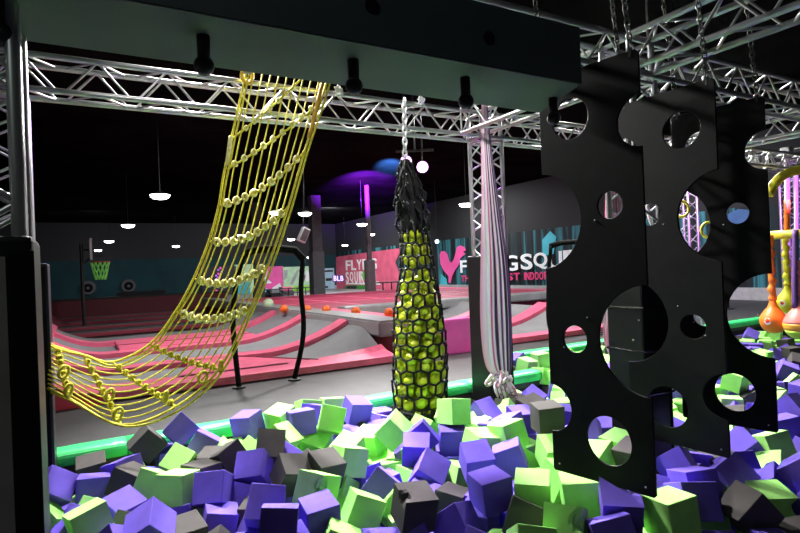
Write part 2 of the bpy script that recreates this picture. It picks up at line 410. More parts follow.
for i, (pr, pl, mir, lab) in enumerate(panels):
    a, b = Vector(pl+(0,)), Vector(pr+(0,)); d = (b-a); ang = math.atan2(d.y, d.x)
    t = empty('climbing_panel', (pl[0], pl[1], .175), ang); tag(t, lab, 'climbing panel', 'hanging climbing boards')
    o = new_obj('board', pm[mir], None, t); o.rotation_euler = (PI/2, 0, 0); o.scale = (d.length/PW, 1, 1)
    for (x, z) in ((.05, .05), (PW-.06, .05), (.38, 1.62), (.30, 1.02), (PW-.1, .9), (.12, .82)):
        if bolt_me is None:
            bm = bmesh.new(); bmesh.ops.create_uvsphere(bm, u_segments=10, v_segments=6, radius=.006); bolt_me = bpy.data.meshes.new('bolt'); bm.to_mesh(bolt_me); bm.free(); bolt_me.materials.append(M_steel)
        xx = PW-x if mir else x
        q = bpy.data.objects.new('bolt', bolt_me); C.objects.link(q); q.parent = t; q.location = (xx*d.length/PW, -.010, z)
    for s, px_top in ((.07, 0), (.93, 0)):
        top = a.lerp(b, s); top.z = .175+PH-.03
        bm = bmesh.new(); add_box(bm, -.007, .007, -.011, .011, -.03, .015, .002)
        k = from_bm('hook', bm, M_blackmetal, t, (s*d.length, 0, PH-.01))
        hang = Vector((top.x-.10, top.y+.02, 3.82))
        chain('hanging_chain', top+Vector((0, 0, .045)), hang, 'dark steel chain holding the %s end of the %s climbing board' % ('far' if s < .5 else 'near', ordw[i]), M_darksteel)
t = empty('hanging_pipe', (2.3, 2.2, 3.84)); tag(t, 'dark steel pipe grid carrying the climbing board chains overhead', 'pipe')
rod('pipe', (0, -.07, 0), (2.5, 0, 0), .024, M_blackmetal, t, 10); rod('pipe', (0, .55, 0), (2.5, .72, 0), .024, M_blackmetal, t, 10)
for x in (0.1, 2.4):
    rod('drop_rod', (x, -.06, 0), (x, -.06, Z_C-3.84), .010, M_blackmetal, t, 6); rod('drop_rod', (x, .62, 0), (x, .62, Z_C-3.84), .010, M_blackmetal, t, 6)
# ================================================================== yellow cargo net slung from truss to column pad
NR = 11
near_px = [(331, 66), (321, 101), (305, 150), (289, 205), (269, 263), (251, 307), (220, 368), (177, 406), (122, 425), (70, 399), (48, 388)]
far_px = [(246, 73), (225, 169), (219, 205), (209, 241), (194, 278), (176, 311), (150, 344), (113, 362), (84, 355), (57, 347), (48, 342)]
near_y = [5.17, 5.12, 5.06, 5.0, 4.96, 4.95, 4.92, 4.92, 4.95, 5.08, 5.18]
far_y = [5.20, 5.25, 5.28, 5.33, 5.4, 5.47, 5.55, 5.58, 5.5, 5.36, 5.24]
sag = [0, 4, 10, 13, 12, 10, 8, 6, 2, 1, 0]      # how much the middle of a cross rope hangs below its ends (pixels at the photo's scale, turned into metres)
NET = []
for k in range(len(near_px)):
    row = []
    for j in range(NR):
        s = j/(NR-1); n_, f_ = near_px[k], far_px[k]
        px = f_[0]+(n_[0]-f_[0])*s; py = f_[1]+(n_[1]-f_[1])*s; y = far_y[k]+(near_y[k]-far_y[k])*s
        p = ony(px, py, y); depth = proj(p)[2]; p.z -= sag[k]*4*s*(1-s)*depth/FPX*(1 if k < 6 else .5)
        row.append(p)
    NET.append(row)
t = empty('cargo_net', NET[0][0]); tag(t, 'yellow knotted rope climbing net slung from the truss down to a column pad', 'cargo net'); O = Vector(NET[0][0])
loc = lambda p: Vector(p)-O
for j in range(NR):
    pts = [loc(NET[k][j]) for k in range(len(NET))]
    edge = j in (0, NR-1)
    tube('edge_rope' if edge else 'rope', spline(pts, 5), .0115 if edge else .0068, M_rope, t, 7)
    if edge: tube('edge_rope', spline([p+Vector((.02, -.02, -.022-.012*math.sin(i*2.1))) for i, p in enumerate(pts)], 5), .010, M_rope, t, 6)
kn_me = None
def knot_mesh():
    bm = bmesh.new()
    for a in range(2):
        add_tube(bm, [Vector((.019*math.cos(q), .010*(1 if a else -1)+.006*math.sin(2*q), .026*math.sin(q))) for q in [2*PI*i/12 for i in range(12)]], .0092, 6, closed=True)
    me = bpy.data.meshes.new('knot'); bm.normal_update(); bm.to_mesh(me); bm.free()
    for p in me.polygons: p.use_smooth = True
    me.materials.append(M_rope); return me
kn_me = knot_mesh(); kn_light = kn_me.copy(); kn_light.materials.clear(); kn_light.materials.append(M_ropelight)
for k in range(1, len(NET)-1):
    pts = []
    for j in range(NR):
        q = loc(NET[k][j]); pts.append(q)
        if j < NR-1:
            m_ = (loc(NET[k][j])+loc(NET[k][j+1]))/2; m_.z -= .012; pts.append(m_)
    tube('cross_rope', spline(pts, 3), .0105, M_rope, t, 7)
    for j in range(1, NR-1):
        o = bpy.data.objects.new('knot', kn_light if k < 6 else kn_me); C.objects.link(o); o.parent = t; o.location = loc(NET[k][j]); o.rotation_euler = (random.uniform(-.4, .4), random.uniform(-.4, .4), random.uniform(-.6, .6))
        if k >= 6: o.scale = (.92, .92, .92)
        elif k >= 2: o.scale = (1.2, 1.2, 1.2)
# a slanting rope row near the top that runs up behind the beam
cr = []
for j in range(NR-1):
    s = j/(NR-2); px = 230+(302-230)*s; py = 140+(78-140)*s+5*4*s*(1-s)*.5
    cr.append(loc(ony(px, py, 5.24-.07*s)))
tube('cross_rope', spline(cr, 3), .0105, M_rope, t, 7)
for j in range(2, NR-3):
    o = bpy.data.objects.new('knot', kn_light); C.objects.link(o); o.parent = t; o.location = cr[j]; o.scale = (.8, .8, .8)
# pale bound sleeves on the two edge ropes and tying loops
tube('binding', spline([loc(ony(*p)) for p in ((231, 136, 5.23), (229, 150, 5.24), (227, 166, 5.25))], 4), .020, M_ropelight, t, 8)
tube('binding', spline([loc(ony(*p)) for p in ((322, 84, 5.13), (316, 110, 5.10), (309, 138, 5.07))], 4), .022, mat('ochre_rope_binding', (.62, .36, .03), .7, nscale=60, bump=.5, bscale=180), t, 8)
for (px, py, y) in ((221, 366, 4.92), (203, 377, 4.93), (166, 397, 4.9), (118, 414, 4.92), (110, 395, 5.05), (69, 390, 5.04), (64, 372, 5.1)):
    c = loc(ony(px, py, y)); bm = bmesh.new(); add_tube(bm, torus_pts(c, .045, (random.uniform(.3, .9), .2, .1), (.15, .1, 1), 14), .013, 6, closed=True); from_bm('tie_loop', bm, M_rope, t, smooth=True)
p = ony(247, 76, 5.19)
t2 = empty('net_clip', p); tag(t2, 'orange yellow clip hooking the rope net to the truss', 'clip')
bm = bmesh.new(); add_tube(bm, torus_pts((0, 0, 0), .05, (1, 0, 0), (0, 0, 1), 14, 1.3), .018, 7, closed=True); from_bm('loop', bm, mat('amber_webbing', (.75, .50, .04), .6), t2, smooth=True)
rod('pin', (-.05, 0, .03), (.05, 0, .03), .014, M_steel, t2)

# ================================================================== net bag full of yellow-green balls on a chain
BY = 5.08
axis_px = [(405, 160), (407, 172), (410, 200), (415, 235), (417, 270), (418, 300), (419, 330), (420, 370), (420.5, 400), (421, 412), (421, 418)]
half_px = [3, 9, 13, 14.5, 17.5, 23, 26.5, 27.5, 27.5, 26, 19]
AX = [ony(x, y, BY) for x, y in axis_px]; RD = [h*proj(p)[2]/FPX for h, p in zip(half_px, AX)]
def bag_at(z):
    for i in range(len(AX)-1):
        if AX[i].z >= z >= AX[i+1].z:
            f = (AX[i].z-z)/(AX[i].z-AX[i+1].z); q = AX[i].lerp(AX[i+1], f); return q, RD[i]*(1-f)+RD[i+1]*f
    return (AX[0].copy(), RD[0]) if z > AX[0].z else (AX[-1].copy(), RD[-1])
t = empty('net_bag', AX[0]); tag(t, 'tall black net bag bulging with yellow green balls, hanging over the foam', 'net bag'); O = AX[0].copy()
zt, zb = AX[2].z+.1, AX[-1].z
NB, NH = 12, 15
grid = []
for r in range(NH+1):
    z = (AX[3].z+.02)+(zb-AX[3].z-.02)*r/NH; row = []
    for k in range(NB):
        a = 2*PI*(k+(.5 if r % 2 else 0))/NB; q, R = bag_at(z); R *= 1+.03*math.sin(3*a+r)
        row.append(q+Vector((R*math.cos(a), R*math.sin(a), .012*math.sin(5*a+r*1.7)))-O)
    grid.append(row)
bm = bmesh.new()
for r in range(NH):
    for k in range(NB):
        # hexagon-like cells: a short straight leg then a fork
        a = grid[r][k]; nx = [grid[r+1][k], grid[r+1][(k-1) % NB]] if r % 2 == 0 else [grid[r+1][k], grid[r+1][(k+1) % NB]]
        c = (nx[0]+nx[1])/2; mid = a.lerp(c, .80)
        add_tube(bm, [a, mid], .0125, 5)
        for q in nx: add_tube(bm, [mid, q], .0115, 5)
        bmesh.ops.create_icosphere(bm, subdivisions=1, radius=.0165, matrix=Matrix.Translation(a))
from_bm('netting', bm, M_netblack, t, smooth=True)
bm = bmesh.new(); bm2 = bmesh.new()
for k in range(13):
    a = 2*PI*k/13; pts = []
    for i in range(9):
        f = i/8; z = AX[0].z+.04+(AX[3].z-.04-AX[0].z)*f; q, R = bag_at(z)
        wob = 1+.28*math.sin(k*2.3+i*1.9); aa = a+.35*math.sin(k+i*.8)
        pts.append(q+Vector((R*wob*math.cos(aa), R*wob*math.sin(aa), 0))-O)
    add_tube(bm, spline(pts, 3), .015, 5)
    for i in range(1, 8, 1):
        bmesh.ops.create_icosphere(bm, subdivisions=1, radius=.02, matrix=Matrix.Translation(pts[i]+Vector((0, 0, random.uniform(-.02, .02)))))
from_bm('gathered_neck', bm, M_netblack, t, smooth=True)
bm2.free()
bm = bmesh.new()      # dark inner folds of the gathered neck
prof = []
for i in range(10):
    f = i/9; z = AX[0].z+(AX[3].z+.03-AX[0].z)*f; q, R = bag_at(z); prof.append((q-O, R*.78))
rg = [[bm.verts.new(q+Vector((R*(1+.22*math.sin(7*a+i*.4))*math.cos(a), R*(1+.22*math.sin(7*a+i*.4))*math.sin(a), 0))) for a in [2*PI*k/28 for k in range(28)]] for i, (q, R) in enumerate(prof)]
for a, b in zip(rg, rg[1:]):
    for k in range(28): bm.faces.new((a[k], a[(k+1) % 28], b[(k+1) % 28], b[k]))
bm.faces.new(rg[0]); bm.faces.new(rg[-1][::-1]); bmesh.ops.recalc_face_normals(bm, faces=bm.faces)
from_bm('neck_lining', bm, M_netblack, t, smooth=True)
bm = bmesh.new()
for rr in (0, 1):
    z = zb+.10-.05*rr; q, R = bag_at(z)
    add_tube(bm, [q-O+Vector((R*1.03*math.cos(a), R*1.03*math.sin(a), .015*math.sin(4*a+rr))) for a in [2*PI*k/24 for k in range(24)]], .02, 6, closed=True)
    for k in range(22):
        a = 2*PI*k/22; bmesh.ops.create_icosphere(bm, subdivisions=1, radius=.026, matrix=Matrix.Translation(q-O+Vector((R*1.04*math.cos(a), R*1.04*math.sin(a), .02*math.sin(3*a)))))
from_bm('bottom_cord', bm, M_netblack, t, smooth=True)
# silver snap beads on the neck cords
bm = bmesh.new()
for k in range(14):
    z = AX[1].z+(AX[3].z-AX[1].z)*random.random(); q, R = bag_at(z); a = -1.0-random.random()*2.2
    bmesh.ops.create_icosphere(bm, subdivisions=1, radius=.009, matrix=Matrix.Translation(q-O+Vector((R*1.25*math.cos(a), R*1.25*math.sin(a), 0))))
from_bm('metal_beads', bm, M_steel, t)
chain('hanging_chain', AX[0]+Vector((0, 0, .04)), ony(404.5, 99, BY), 'white galvanised chain holding the net bag of balls', mat('white_galvanised_chain', (.72, .72, .72), .3, .6), link=.085, w=.010)
for px, py, y, lab in ((338, 91, 5.24, 'crumpled white tape on the truss between the rope net and the ball bag'), (421, 101, 5.24, 'crumpled white tape on the truss beside the ball bag chain')):
    p = ony(px, py, y); bm = bmesh.new(); rr_ = random.Random(px)
    for i in range(7):
        q = [Vector((rr_.uniform(-.05, .05), rr_.uniform(-.03, .0), rr_.uniform(-.05, .05))) for _ in range(4)]; add_tube(bm, spline(q, 4), .007, 5)
    tag(from_bm('tape', bm, M_white, None, p), lab, 'tape')
# balls packed ring by ring, those the camera side can see
br = .066
ball_bm = bmesh.new(); bmesh.ops.create_uvsphere(ball_bm, u_segments=20, v_segments=12, radius=br); ball_me = bpy.data.meshes.new('ball'); ball_bm.to_mesh(ball_me); ball_bm.free()
for p in ball_me.polygons: p.use_smooth = True
ball_me.materials.append(M_ball)
z = AX[3].z-.03; row = 0
balls = []
while z > zb+br*.8:
    q, R = bag_at(z); rr = max(0, R-br-.012)
    n = max(1, int(2*PI*rr/(2*br*1.10))) if rr > .06 else (1 if rr < .03 else 2)
    for k in range(n):
        a = 2*PI*(k+.5*(row % 2))/n+.3*row
        p = q+Vector((rr*math.cos(a), rr*math.sin(a), random.uniform(-.03, .03)))
        d = Vector((p.x-q.x, p.y-q.y)); tocam = Vector((-q.x, -q.y)).normalized()
        if n > 3 and d.normalized().dot(tocam) < -.6: continue
        balls.append((row, p))
    if rr > .12:
        n2 = max(1, int(2*PI*(rr-.115)/(2*br))); n2 = n2 if rr-.115 > .05 else 1
        for k in range(n2): a = 2*PI*k/n2+row; r2 = rr-.118 if n2 > 1 else 0; balls.append((row, q+Vector((r2*math.cos(a), r2*math.sin(a), .02))))
    z -= br*1.86; row += 1
nrow = row
for row, p in balls:
    o = bpy.data.objects.new('ball', ball_me); C.objects.link(o); o.location = p
    where = 'top' if row < 4 else 'upper middle' if row < nrow*.5 else 'lower middle' if row < nrow-2 else 'bottom'
    tag(o, 'yellow green plastic ball packed in the %s of the black net bag' % where, 'ball', 'balls in the %s of the net bag' % where)

# ================================================================== striped aerial silks
def silk(name, pts, widths, depth, y, label, m, folds=7, knot=True, knot_px=None):
    """bunched cloth: rows follow pixel centre line at world plane y, each row a wavy closed ribbon"""
    ctr = [ony(px, py, y) for px, py in pts]; t = empty(name, ctr[0]); tag(t, label, 'aerial silk'); O = ctr[0].copy()
    cs = spline(ctr, 6); ws = [v.x for v in spline([Vector((w, 0, 0)) for w in widths], 6)]
    bm = bmesh.new(); n = 72; rows = []
    uvl = bm.loops.layers.uv.new('UVMap')
    for i, (c, w) in enumerate(zip(cs, ws)):
        wd = w*proj(c)[2]/FPX; row = []
        for k in range(n+1):
            s = k/n-.5; row.append(bm.verts.new(c-O+R0*wd*s*2+F0*(depth*wd*1.2*(math.sin(folds*2*PI*(s+.5)*(.7+.6*(s+.5))+.5*math.sin(i*.22)+1.8*math.sin(7*s))+.6*math.sin(23*s+i*.1)))))
        rows.append(row)
    for i in range(len(rows)-1):
        for k in range(n):
            f = bm.faces.new((rows[i][k], rows[i+1][k], rows[i+1][k+1], rows[i][k+1]))
            for lp, (a, b) in zip(f.loops, ((k, i), (k, i+1), (k+1, i+1), (k+1, i))): lp[uvl].uv = (a/n, b/len(rows))
    from_bm('cloth', bm, m, t, smooth=True)
    return t, O, ctr
def silk_mat(name, stops, sx, sy, dist=.4):
    m = ramp_mat(name, (sx, sy, 1), stops, rough=.5, nscale=1, detail=2, dist=dist, axis='UV', spec=.4)
    return m
def stripe_mat(name, stops, wob=.05):
    m = ramp_mat(name, (5, 2.2, 1), stops, rough=.5, nscale=1, detail=2, dist=.2, axis='UV', spec=.4)
    n = m.node_tree.nodes; l = m.node_tree.links
    nz = next(q for q in n if q.type == 'TEX_NOISE'); rp = next(q for q in n if q.type == 'VALTORGB'); tc = next(q for q in n if q.type == 'TEX_COORD')
    sx = n.new('ShaderNodeSeparateXYZ'); l.new(tc.outputs['UV'], sx.inputs[0])
    ma = n.new('ShaderNodeMath'); ma.operation = 'MULTIPLY_ADD'; ma.inputs[1].default_value = wob*2; l.new(nz.outputs['Fac'], ma.inputs[0])
    m2 = n.new('ShaderNodeMath'); m2.operation = 'SUBTRACT'; m2.inputs[1].default_value = wob; l.new(sx.outputs['X'], m2.inputs[0]); l.new(m2.outputs[0], ma.inputs[2]); l.new(ma.outputs[0], rp.inputs['Fac'])
    return m
_w, _k, _p, _l, _g, _d = (.88, .84, .88), (.035, .02, .06), (.72, .25, .42), (.62, .45, .66), (.55, .58, .56), (.16, .08, .24)
M_silk = stripe_mat('striped_silk', [(0, (.78, .30, .48)), (.08, (.86, .55, .70)), (.17, (.88, .72, .82)), (.22, _w), (.33, _w), (.35, (.75, .12, .34)), (.40, (.72, .18, .40)), (.42, _w), (.47, _w), (.49, _k), (.55, _k), (.57, (.80, .40, .60)), (.61, _w), (.66, _w), (.68, _k), (.73, _d), (.75, (.85, .55, .72)), (.79, _w), (.81, _k), (.87, _k), (.89, (.70, .5, .66)), (.92, _k), (1, _d)], .03)
SY = 5.0
t, O, ctr = silk('aerial_silk', [(484.5, 104), (486.5, 150), (490, 200), (494, 260), (495.5, 310), (497, 345), (499, 366), (502, 377)], [3, 5.5, 8.5, 13.5, 15.5, 15, 13, 8], .035, SY, 'pink, white and dark purple striped aerial silk with a knotted end', M_silk)
M_silkpink = silk_mat('pink_striped_silk', [(.32, (.55, .08, .20)), (.45, (.85, .35, .50)), (.52, (.90, .72, .80)), (.62, (.75, .15, .30)), (.7, (.4, .05, .14))], 9, .9)
bm = bmesh.new()
kc = ony(501, 379, SY)-O
for i in range(9):
    c = kc+R0*random.uniform(-.13, .10)+Vector((0, random.uniform(-.06, .03), random.uniform(-.05, .05)))
    add_tube(bm, torus_pts(c, random.uniform(.035, .06), (random.uniform(-1, 1), .3, random.uniform(-.4, .4)), (.2, random.uniform(-1, 0), 1), 12, .8), .020, 7, closed=True)
M_knot = ramp_mat('mottled_silk', (9, 9, 9), [(.35, (.7, .2, .4)), (.45, (.88, .78, .84)), (.55, (.9, .86, .88)), (.62, (.10, .05, .14)), (.68, (.8, .45, .6))], rough=.5, nscale=2)
from_bm('knot', bm, M_knot, t, smooth=True)
for i in range(6):
    a = -.13+.05*i; pts = [kc+R0*(a*.3), kc+R0*a*.8+Vector((0, -.05, -.08)), kc+R0*(a+.05)+Vector((0, -.06, -.20-.03*(i % 3)))]
    tube('tail', spline(pts, 4), [.022, .020, .022, .020, .018, .018, .016, .014, .010], M_knot, t, 7)
tube('tie', [loc_ for loc_ in (ctr[0]-O, ony(484.5, 96, 5.15)-O, ony(484.5, 92, 5.25)-O)], .02, M_silkpink, t, 7)
silk('aerial_silk', [(613, 96), (614, 190), (615, 240), (616, 300), (613, 335), (617, 360)], [4, 8, 9.5, 11, 10, 6], .22, 5.05, 'deep pink twisted aerial silk glimpsed through the cutout of the first climbing board', M_silkpink, folds=6)

# ================================================================== wrecking-ball swings and yellow tube frame
def wball(px, py, F, r, colname, cols, label, top_py, strap_z=None):
    c = at(px, py, F); t = empty('wrecking_ball', c); tag(t, label, 'wrecking ball')
    prof = [(0.0, -r), (r*.5, -r*.88), (r*.85, -r*.52), (r, 0), (r*.93, r*.36), (r*.7, r*.75), (r*.42, r*1.12), (r*.26, r*1.5), (r*.22, r*1.7)]
    pr = [(max(v.x, .002), v.z) for v in spline([Vector((a, 0, b)) for a, b in prof], 3)]
    if len(cols) == 1:
        bm = bmesh.new(); lathe(bm, pr, 22); bmesh.ops.recalc_face_normals(bm, faces=bm.faces); from_bm('ball_bag', bm, cols[0], t, smooth=True)
    else:
        n = len(pr)-1; k = [0, int(n*.3), int(n*.45), n]
        for a in range(3):
            bm = bmesh.new(); lathe(bm, pr[k[a]:k[a+1]+1], 22); bmesh.ops.recalc_face_normals(bm, faces=bm.faces); from_bm('ball_bag', bm, cols[a], t, smooth=True)
    top = at(px, top_py, F)-c; pts = []; n = 16
    for i in range(n+1):
        f = i/n; q = Vector((0, 0, r*1.65)).lerp(Vector((0, 0, top.z)), f); pts.append(q+Vector((.012*math.sin(i*1.9), .012*math.cos(i*1.9), 0)))
    tube('sleeve', spline(pts, 2), [.055+.010*math.sin(i*1.4) for i in range(2*n+1)], cols[-1], t, 10)
    return t, c, r
M_wo = mat('orange_wrecking_vinyl', (.95, .22, .02), .45); M_wy = mat('yellow_wrecking_vinyl', (.85, .85, .03), .45); M_wp = mat('purple_sleeve', (.16, .07, .25), .5); M_wl = mat('lime_band', (.55, .80, .08), .45)
M_wpk = mat('coral_band', (.90, .25, .22), .45)
res = []
res.append(wball(773.5, 321, 9.6, .21, 'orange', [M_wo], 'orange teardrop wrecking ball swing hanging over the foam', 236))
res.append(wball(788, 303, 10.6, .20, 'yellow', [M_wy], 'yellow teardrop wrecking ball swing behind the orange one', 234))
res.append(wball(800, 325, 9.2, .24, 'rainbow', [M_wl, mat('orange_band', (.95, .42, .04), .45), M_wpk], 'wrecking ball swing banded lime, orange and coral with purple sleeve', 262))
tube('sleeve', [at(795+i*.02, 308-i*6, 9.2)-res[2][1] for i in range(14)], .05, M_wp, res[2][0], 9)
for (tt, c, r), dx in zip(res[:2], (-.2, -.25)):       # white and red patch on the balls
    d = (CAM-c).normalized(); s = (R0*dx*4+d*1.0).normalized()
    for q, (mm, sc_) in enumerate(((M_white, .06), (mat('red_patch', (.8, .03, .05), .5), .034))):
        bm = bmesh.new(); bmesh.ops.create_uvsphere(bm, u_segments=12, v_segments=8, radius=sc_)
        o = from_bm('patch', bm, mm, tt, s*(r*.95+.004*q), True); o.rotation_mode = 'QUATERNION'; o.rotation_quaternion = Vector((0, 0, 1)).rotation_difference(s); o.scale = (1, 1, .12+.1*q)
t = empty('tube_frame', at(772, 235, 9.9)); O = t.location.copy(); tag(t, 'yellow foam covered tube frame with curved arm over the wrecking balls', 'frame')
tube('straight_tube', [at(768, 235.5, 9.9)-O, at(830, 232, 9.3)-O], .075, M_yellowpad, t, 12)
tube('curved_arm', spline([at(x, y, 9.9)-O for x, y in ((768, 195), (775, 183), (784, 175), (796, 170.5), (812, 169))], 5), .085, M_yellowpad, t, 12)
# white pipe rig
t = empty('pipe_rig', at(787, 150, 9.9)); O = t.location.copy(); tag(t, 'white steel pipe rig with clamps beside the yellow tube frame', 'pipe rig')
for a, b, r in (((787, 148), (788, 330), .05), ((728, 163), (812, 148), .05), ((740, 168), (815, 160), .03), ((796, 166), (797, 330), .04)):
    rod('pipe', at(a[0], a[1], 11.3)-O, at(b[0], b[1], 11.3)-O, r, M_white, t, 10)
for px, py in ((757, 158), (762, 160), (787, 153), (797, 158)):
    bm = bmesh.new(); add_box(bm, -.09, .09, -.09, .09, -.11, .11, .02); from_bm('clamp', bm, M_steel, t, at(px, py, 11.3)-O)
tube('hanging_strap', [at(787, 200+i*4, 10.0)-O for i in range(9)], .05, M_wo, t, 8)
def lit_col(px0, px1, F, label, z0=0.0, z1=3.06):
    a = at((px0+px1)/2, 250, F); truss('truss_column', (a.x, a.y, z0), (a.x, a.y, z1), label, period=.46)
lit_col(678, 697, 10.6, 'purple-lit truss upright seen through the big cutout of the middle climbing board', -.4)
lit_col(783, 803, 11.5, 'purple-lit truss upright behind the wrecking balls', 0)
for (px, py, F, lab) in ((681, 209, 8.6, 'yellow hanging grip ring in front of the purple-lit truss'), (709, 230, 8.6, 'yellow hanging grip ring lower down beside the teal mural')):
    c = at(px, py, F); t = empty('grip_ring', c); tag(t, lab, 'ring')
    bm = bmesh.new(); add_tube(bm, torus_pts((0, 0, 0), .12, R0, (0, 0, 1), 20), .022, 8, closed=True); from_bm('ring', bm, M_yellowpad, t, smooth=True)
    tube('strap', [Vector((0, 0, .10)), Vector((0, 0, Z_C-c.z))], .012, M_blackmetal, t, 6)
c = at(655, 213, 8.0); t = empty('trapeze_grip', c); tag(t, 'white triangular hanging grip glimpsed through a small hole of the middle board', 'grip')
bm = bmesh.new(); add_tube(bm, [R0*x+Vector((0, 0, z)) for x, z in ((0, -.28), (-.07, -.1), (-.11, .1), (-.06, .18), (.06, .18), (.11, .1), (.07, -.1))], .032, 8, closed=True); from_bm('grip', bm, M_white, t, smooth=True)
tube('strap', [Vector((0, 0, .18)), Vector((0, 0, Z_C-c.z))], .014, M_white, t, 6)
# ================================================================== trampoline courts
def sm(a, b, x): x = max(0, min(1, (x-a)/(b-a))); return x*x*(3-2*x)
def q2(a, b, x): x = max(0, min(1, (x-a)/(b-a))); return x**1.8
ZL = .46
def hp1(x, y):
    s = sm(8.2, 9.5, y)
    return .03+ZL*s*q2(2.95, 4.55, x)+.52*q2(.45, -.75, x)*(.35+.65*s)
def hp2(x, y):
    s = sm(8.3, 10.4, y)
    return .03+ZL*s*q2(8.4, 10.1, x)
def sheet(name, fx, x0, x1, y0, y1, dz, m, parent, nx=30, ny=8, thick=0.0, skew=0.0):
    bm = bmesh.new(); rows = []
    for j in range(ny+1):
        yy = y0+(y1-y0)*j/ny
        rows.append([bm.verts.new((x0+(x1-x0)*i/nx+skew*(j/ny), yy, fx(x0+(x1-x0)*i/nx, yy)+dz)) for i in range(nx+1)])
    for j in range(ny):
        for i in range(nx): bm.faces.new((rows[j][i], rows[j][i+1], rows[j+1][i+1], rows[j+1][i]))
    if thick:
        r = bmesh.ops.extrude_face_region(bm, geom=bm.faces[:]); vs = [e for e in r['geom'] if isinstance(e, bmesh.types.BMVert)]
        bmesh.ops.translate(bm, verts=vs, vec=(0, 0, -thick)); bmesh.ops.recalc_face_normals(bm, faces=bm.faces)
    return from_bm(name, bm, m, parent, smooth=not thick)
def court(fx, x0, x1, strips, words, side):
    for i, (ya, wa) in enumerate(strips[:-1]):
        yb = strips[i+1][0]
        t = empty('trampoline', ((x0+x1)/2, ya, 0)); tag(t, 'grey trampoline bed %s, with pink front pad' % words[i], 'trampoline'); O = t.location.copy()
        g = lambda x, y: fx(x+O.x, y+O.y)
        sheet('bed', g, x0-O.x, x1-O.x, wa-.05, yb-ya+.02, 0, M_mat, t, 34, 8)
        sheet('front_pad', g, x0-O.x, x1-O.x, 0, wa, .09, M_pink, t, 34, 3, .10)
        if side: sheet('end_pad', g, x0-O.x-.02, x0-O.x+.28, wa-.02, yb-ya+.05, .075, M_pink, t, 3, 6, .08)
court(hp1, -.75, 4.55, [(8.02, .62), (10.0, .42), (12.2, .42), (14.4, .42), (16.6, .42)], ['nearest the black walkway', 'second from the walkway', 'third from the walkway', 'fourth from the walkway'], True)
court(hp2, 6.25, 10.05, [(8.22, .42), (10.1, .42), (12.1, .42), (14.0, .4)], ['behind the striped silk beside the walkway', 'second behind the striped silk', 'at the far end behind the silk'], False)
# pink wedge pad and broad pink pad
t = empty('wedge_pad', (2.2, 8.4, 0)); tag(t, 'triangular pink wedge pad inside the nearest trampoline bed', 'pad'); bm = bmesh.new()
poly_prism(bm, [(-1.0, .12, .12), (1.15, .12, .12), (.15, 1.62, .12), (-.55, 1.72, .12)], (0, 0, -.1)); from_bm('cushion', bm, M_pink, t)
tube('seam', [(1.13, .13, .125), (.15, 1.6, .125)], .014, M_darkred, t, 5)
t = empty('broad_pad', (2.0, 12.6, 0)); tag(t, 'broad flat pink pad across the trampoline court behind the rope net', 'pad')
box('cushion', -1.3, 1.6, .05, 1.75, .04, .13, M_pink, t, .02)
tube('seam', [(-1.3, .9, .132), (1.6, .9, .132)], .012, M_darkred, t, 5)
# red end block at the near corner of the court
t = empty('end_block', (-.3, 8.0, 0)); tag(t, 'red sloping pad block at the court corner beyond the rope net', 'pad'); bm = bmesh.new()
poly_prism(bm, [(-1.3, -.06, 0), (.62, -.06, 0), (.62, -.06, .10), (.25, -.06, .16), (-.2, -.06, .34), (-.6, -.06, .5), (-1.3, -.06, .55)], (0, .35, 0)); from_bm('cushion', bm, M_red, t)
tube('seam', [(.6, -.07, .11), (.25, -.07, .17), (-.2, -.07, .35), (-.6, -.07, .51), (-1.3, -.07, .56)], .012, M_darkred, t, 5)
# raised dodgeball platform: L-shaped, grey rim, pink pads, dark beds
t = empty('dodgeball_platform', (5.5, 8.1, 0)); tag(t, 'raised pink padded platform with grey rim between the trampoline courts', 'platform')
bm = bmesh.new(); poly_prism(bm, [(-.42, .02, 0), (.72, .02, 0), (.72, 6.0, 0), (10.5, 6.0, 0), (10.5, 16, 0), (-.95, 16, 0), (-.85, .9, 0), (-.5, .5, 0)], (0, 0, .44)); from_bm('base', bm, M_darkred, t)
bm = bmesh.new(); add_box(bm, -.46, .76, -.06, .12, 0, .62, .03); from_bm('front_pad', bm, M_magenta, t)
bm = bmesh.new(); poly_prism(bm, [(-.36, .12, .44), (.74, .12, .44), (.74, 6.2, .44), (10.5, 6.2, .44), (10.5, 16, .44), (-.62, 16, .44), (-.36, 1.3, .44)], (0, 0, .06)); from_bm('deck_pad', bm, M_pink, t)
bm = bmesh.new(); poly_prism(bm, [(-.93, .62, .34), (-.30, .62, .34), (-.52, 16, .34), (-1.1, 16, .34)], (0, 0, .29)); bmesh.ops.bevel(bm, geom=bm.edges[:], offset=.04, segments=2, affect='EDGES'); from_bm('rim', bm, M_ledge, t)
bm = bmesh.new(); add_box(bm, .72, 10.5, 5.75, 6.25, .30, .56, .05); from_bm('rim', bm, M_ledge, t)
for r in range(3):
    for c in range(5): box('bed', .15+c*1.95, 1.75+c*1.95, 6.7+r*3.1, 9.3+r*3.1, .49, .507, mat('rose_red_pad', (.50, .05, .11), .5), t)
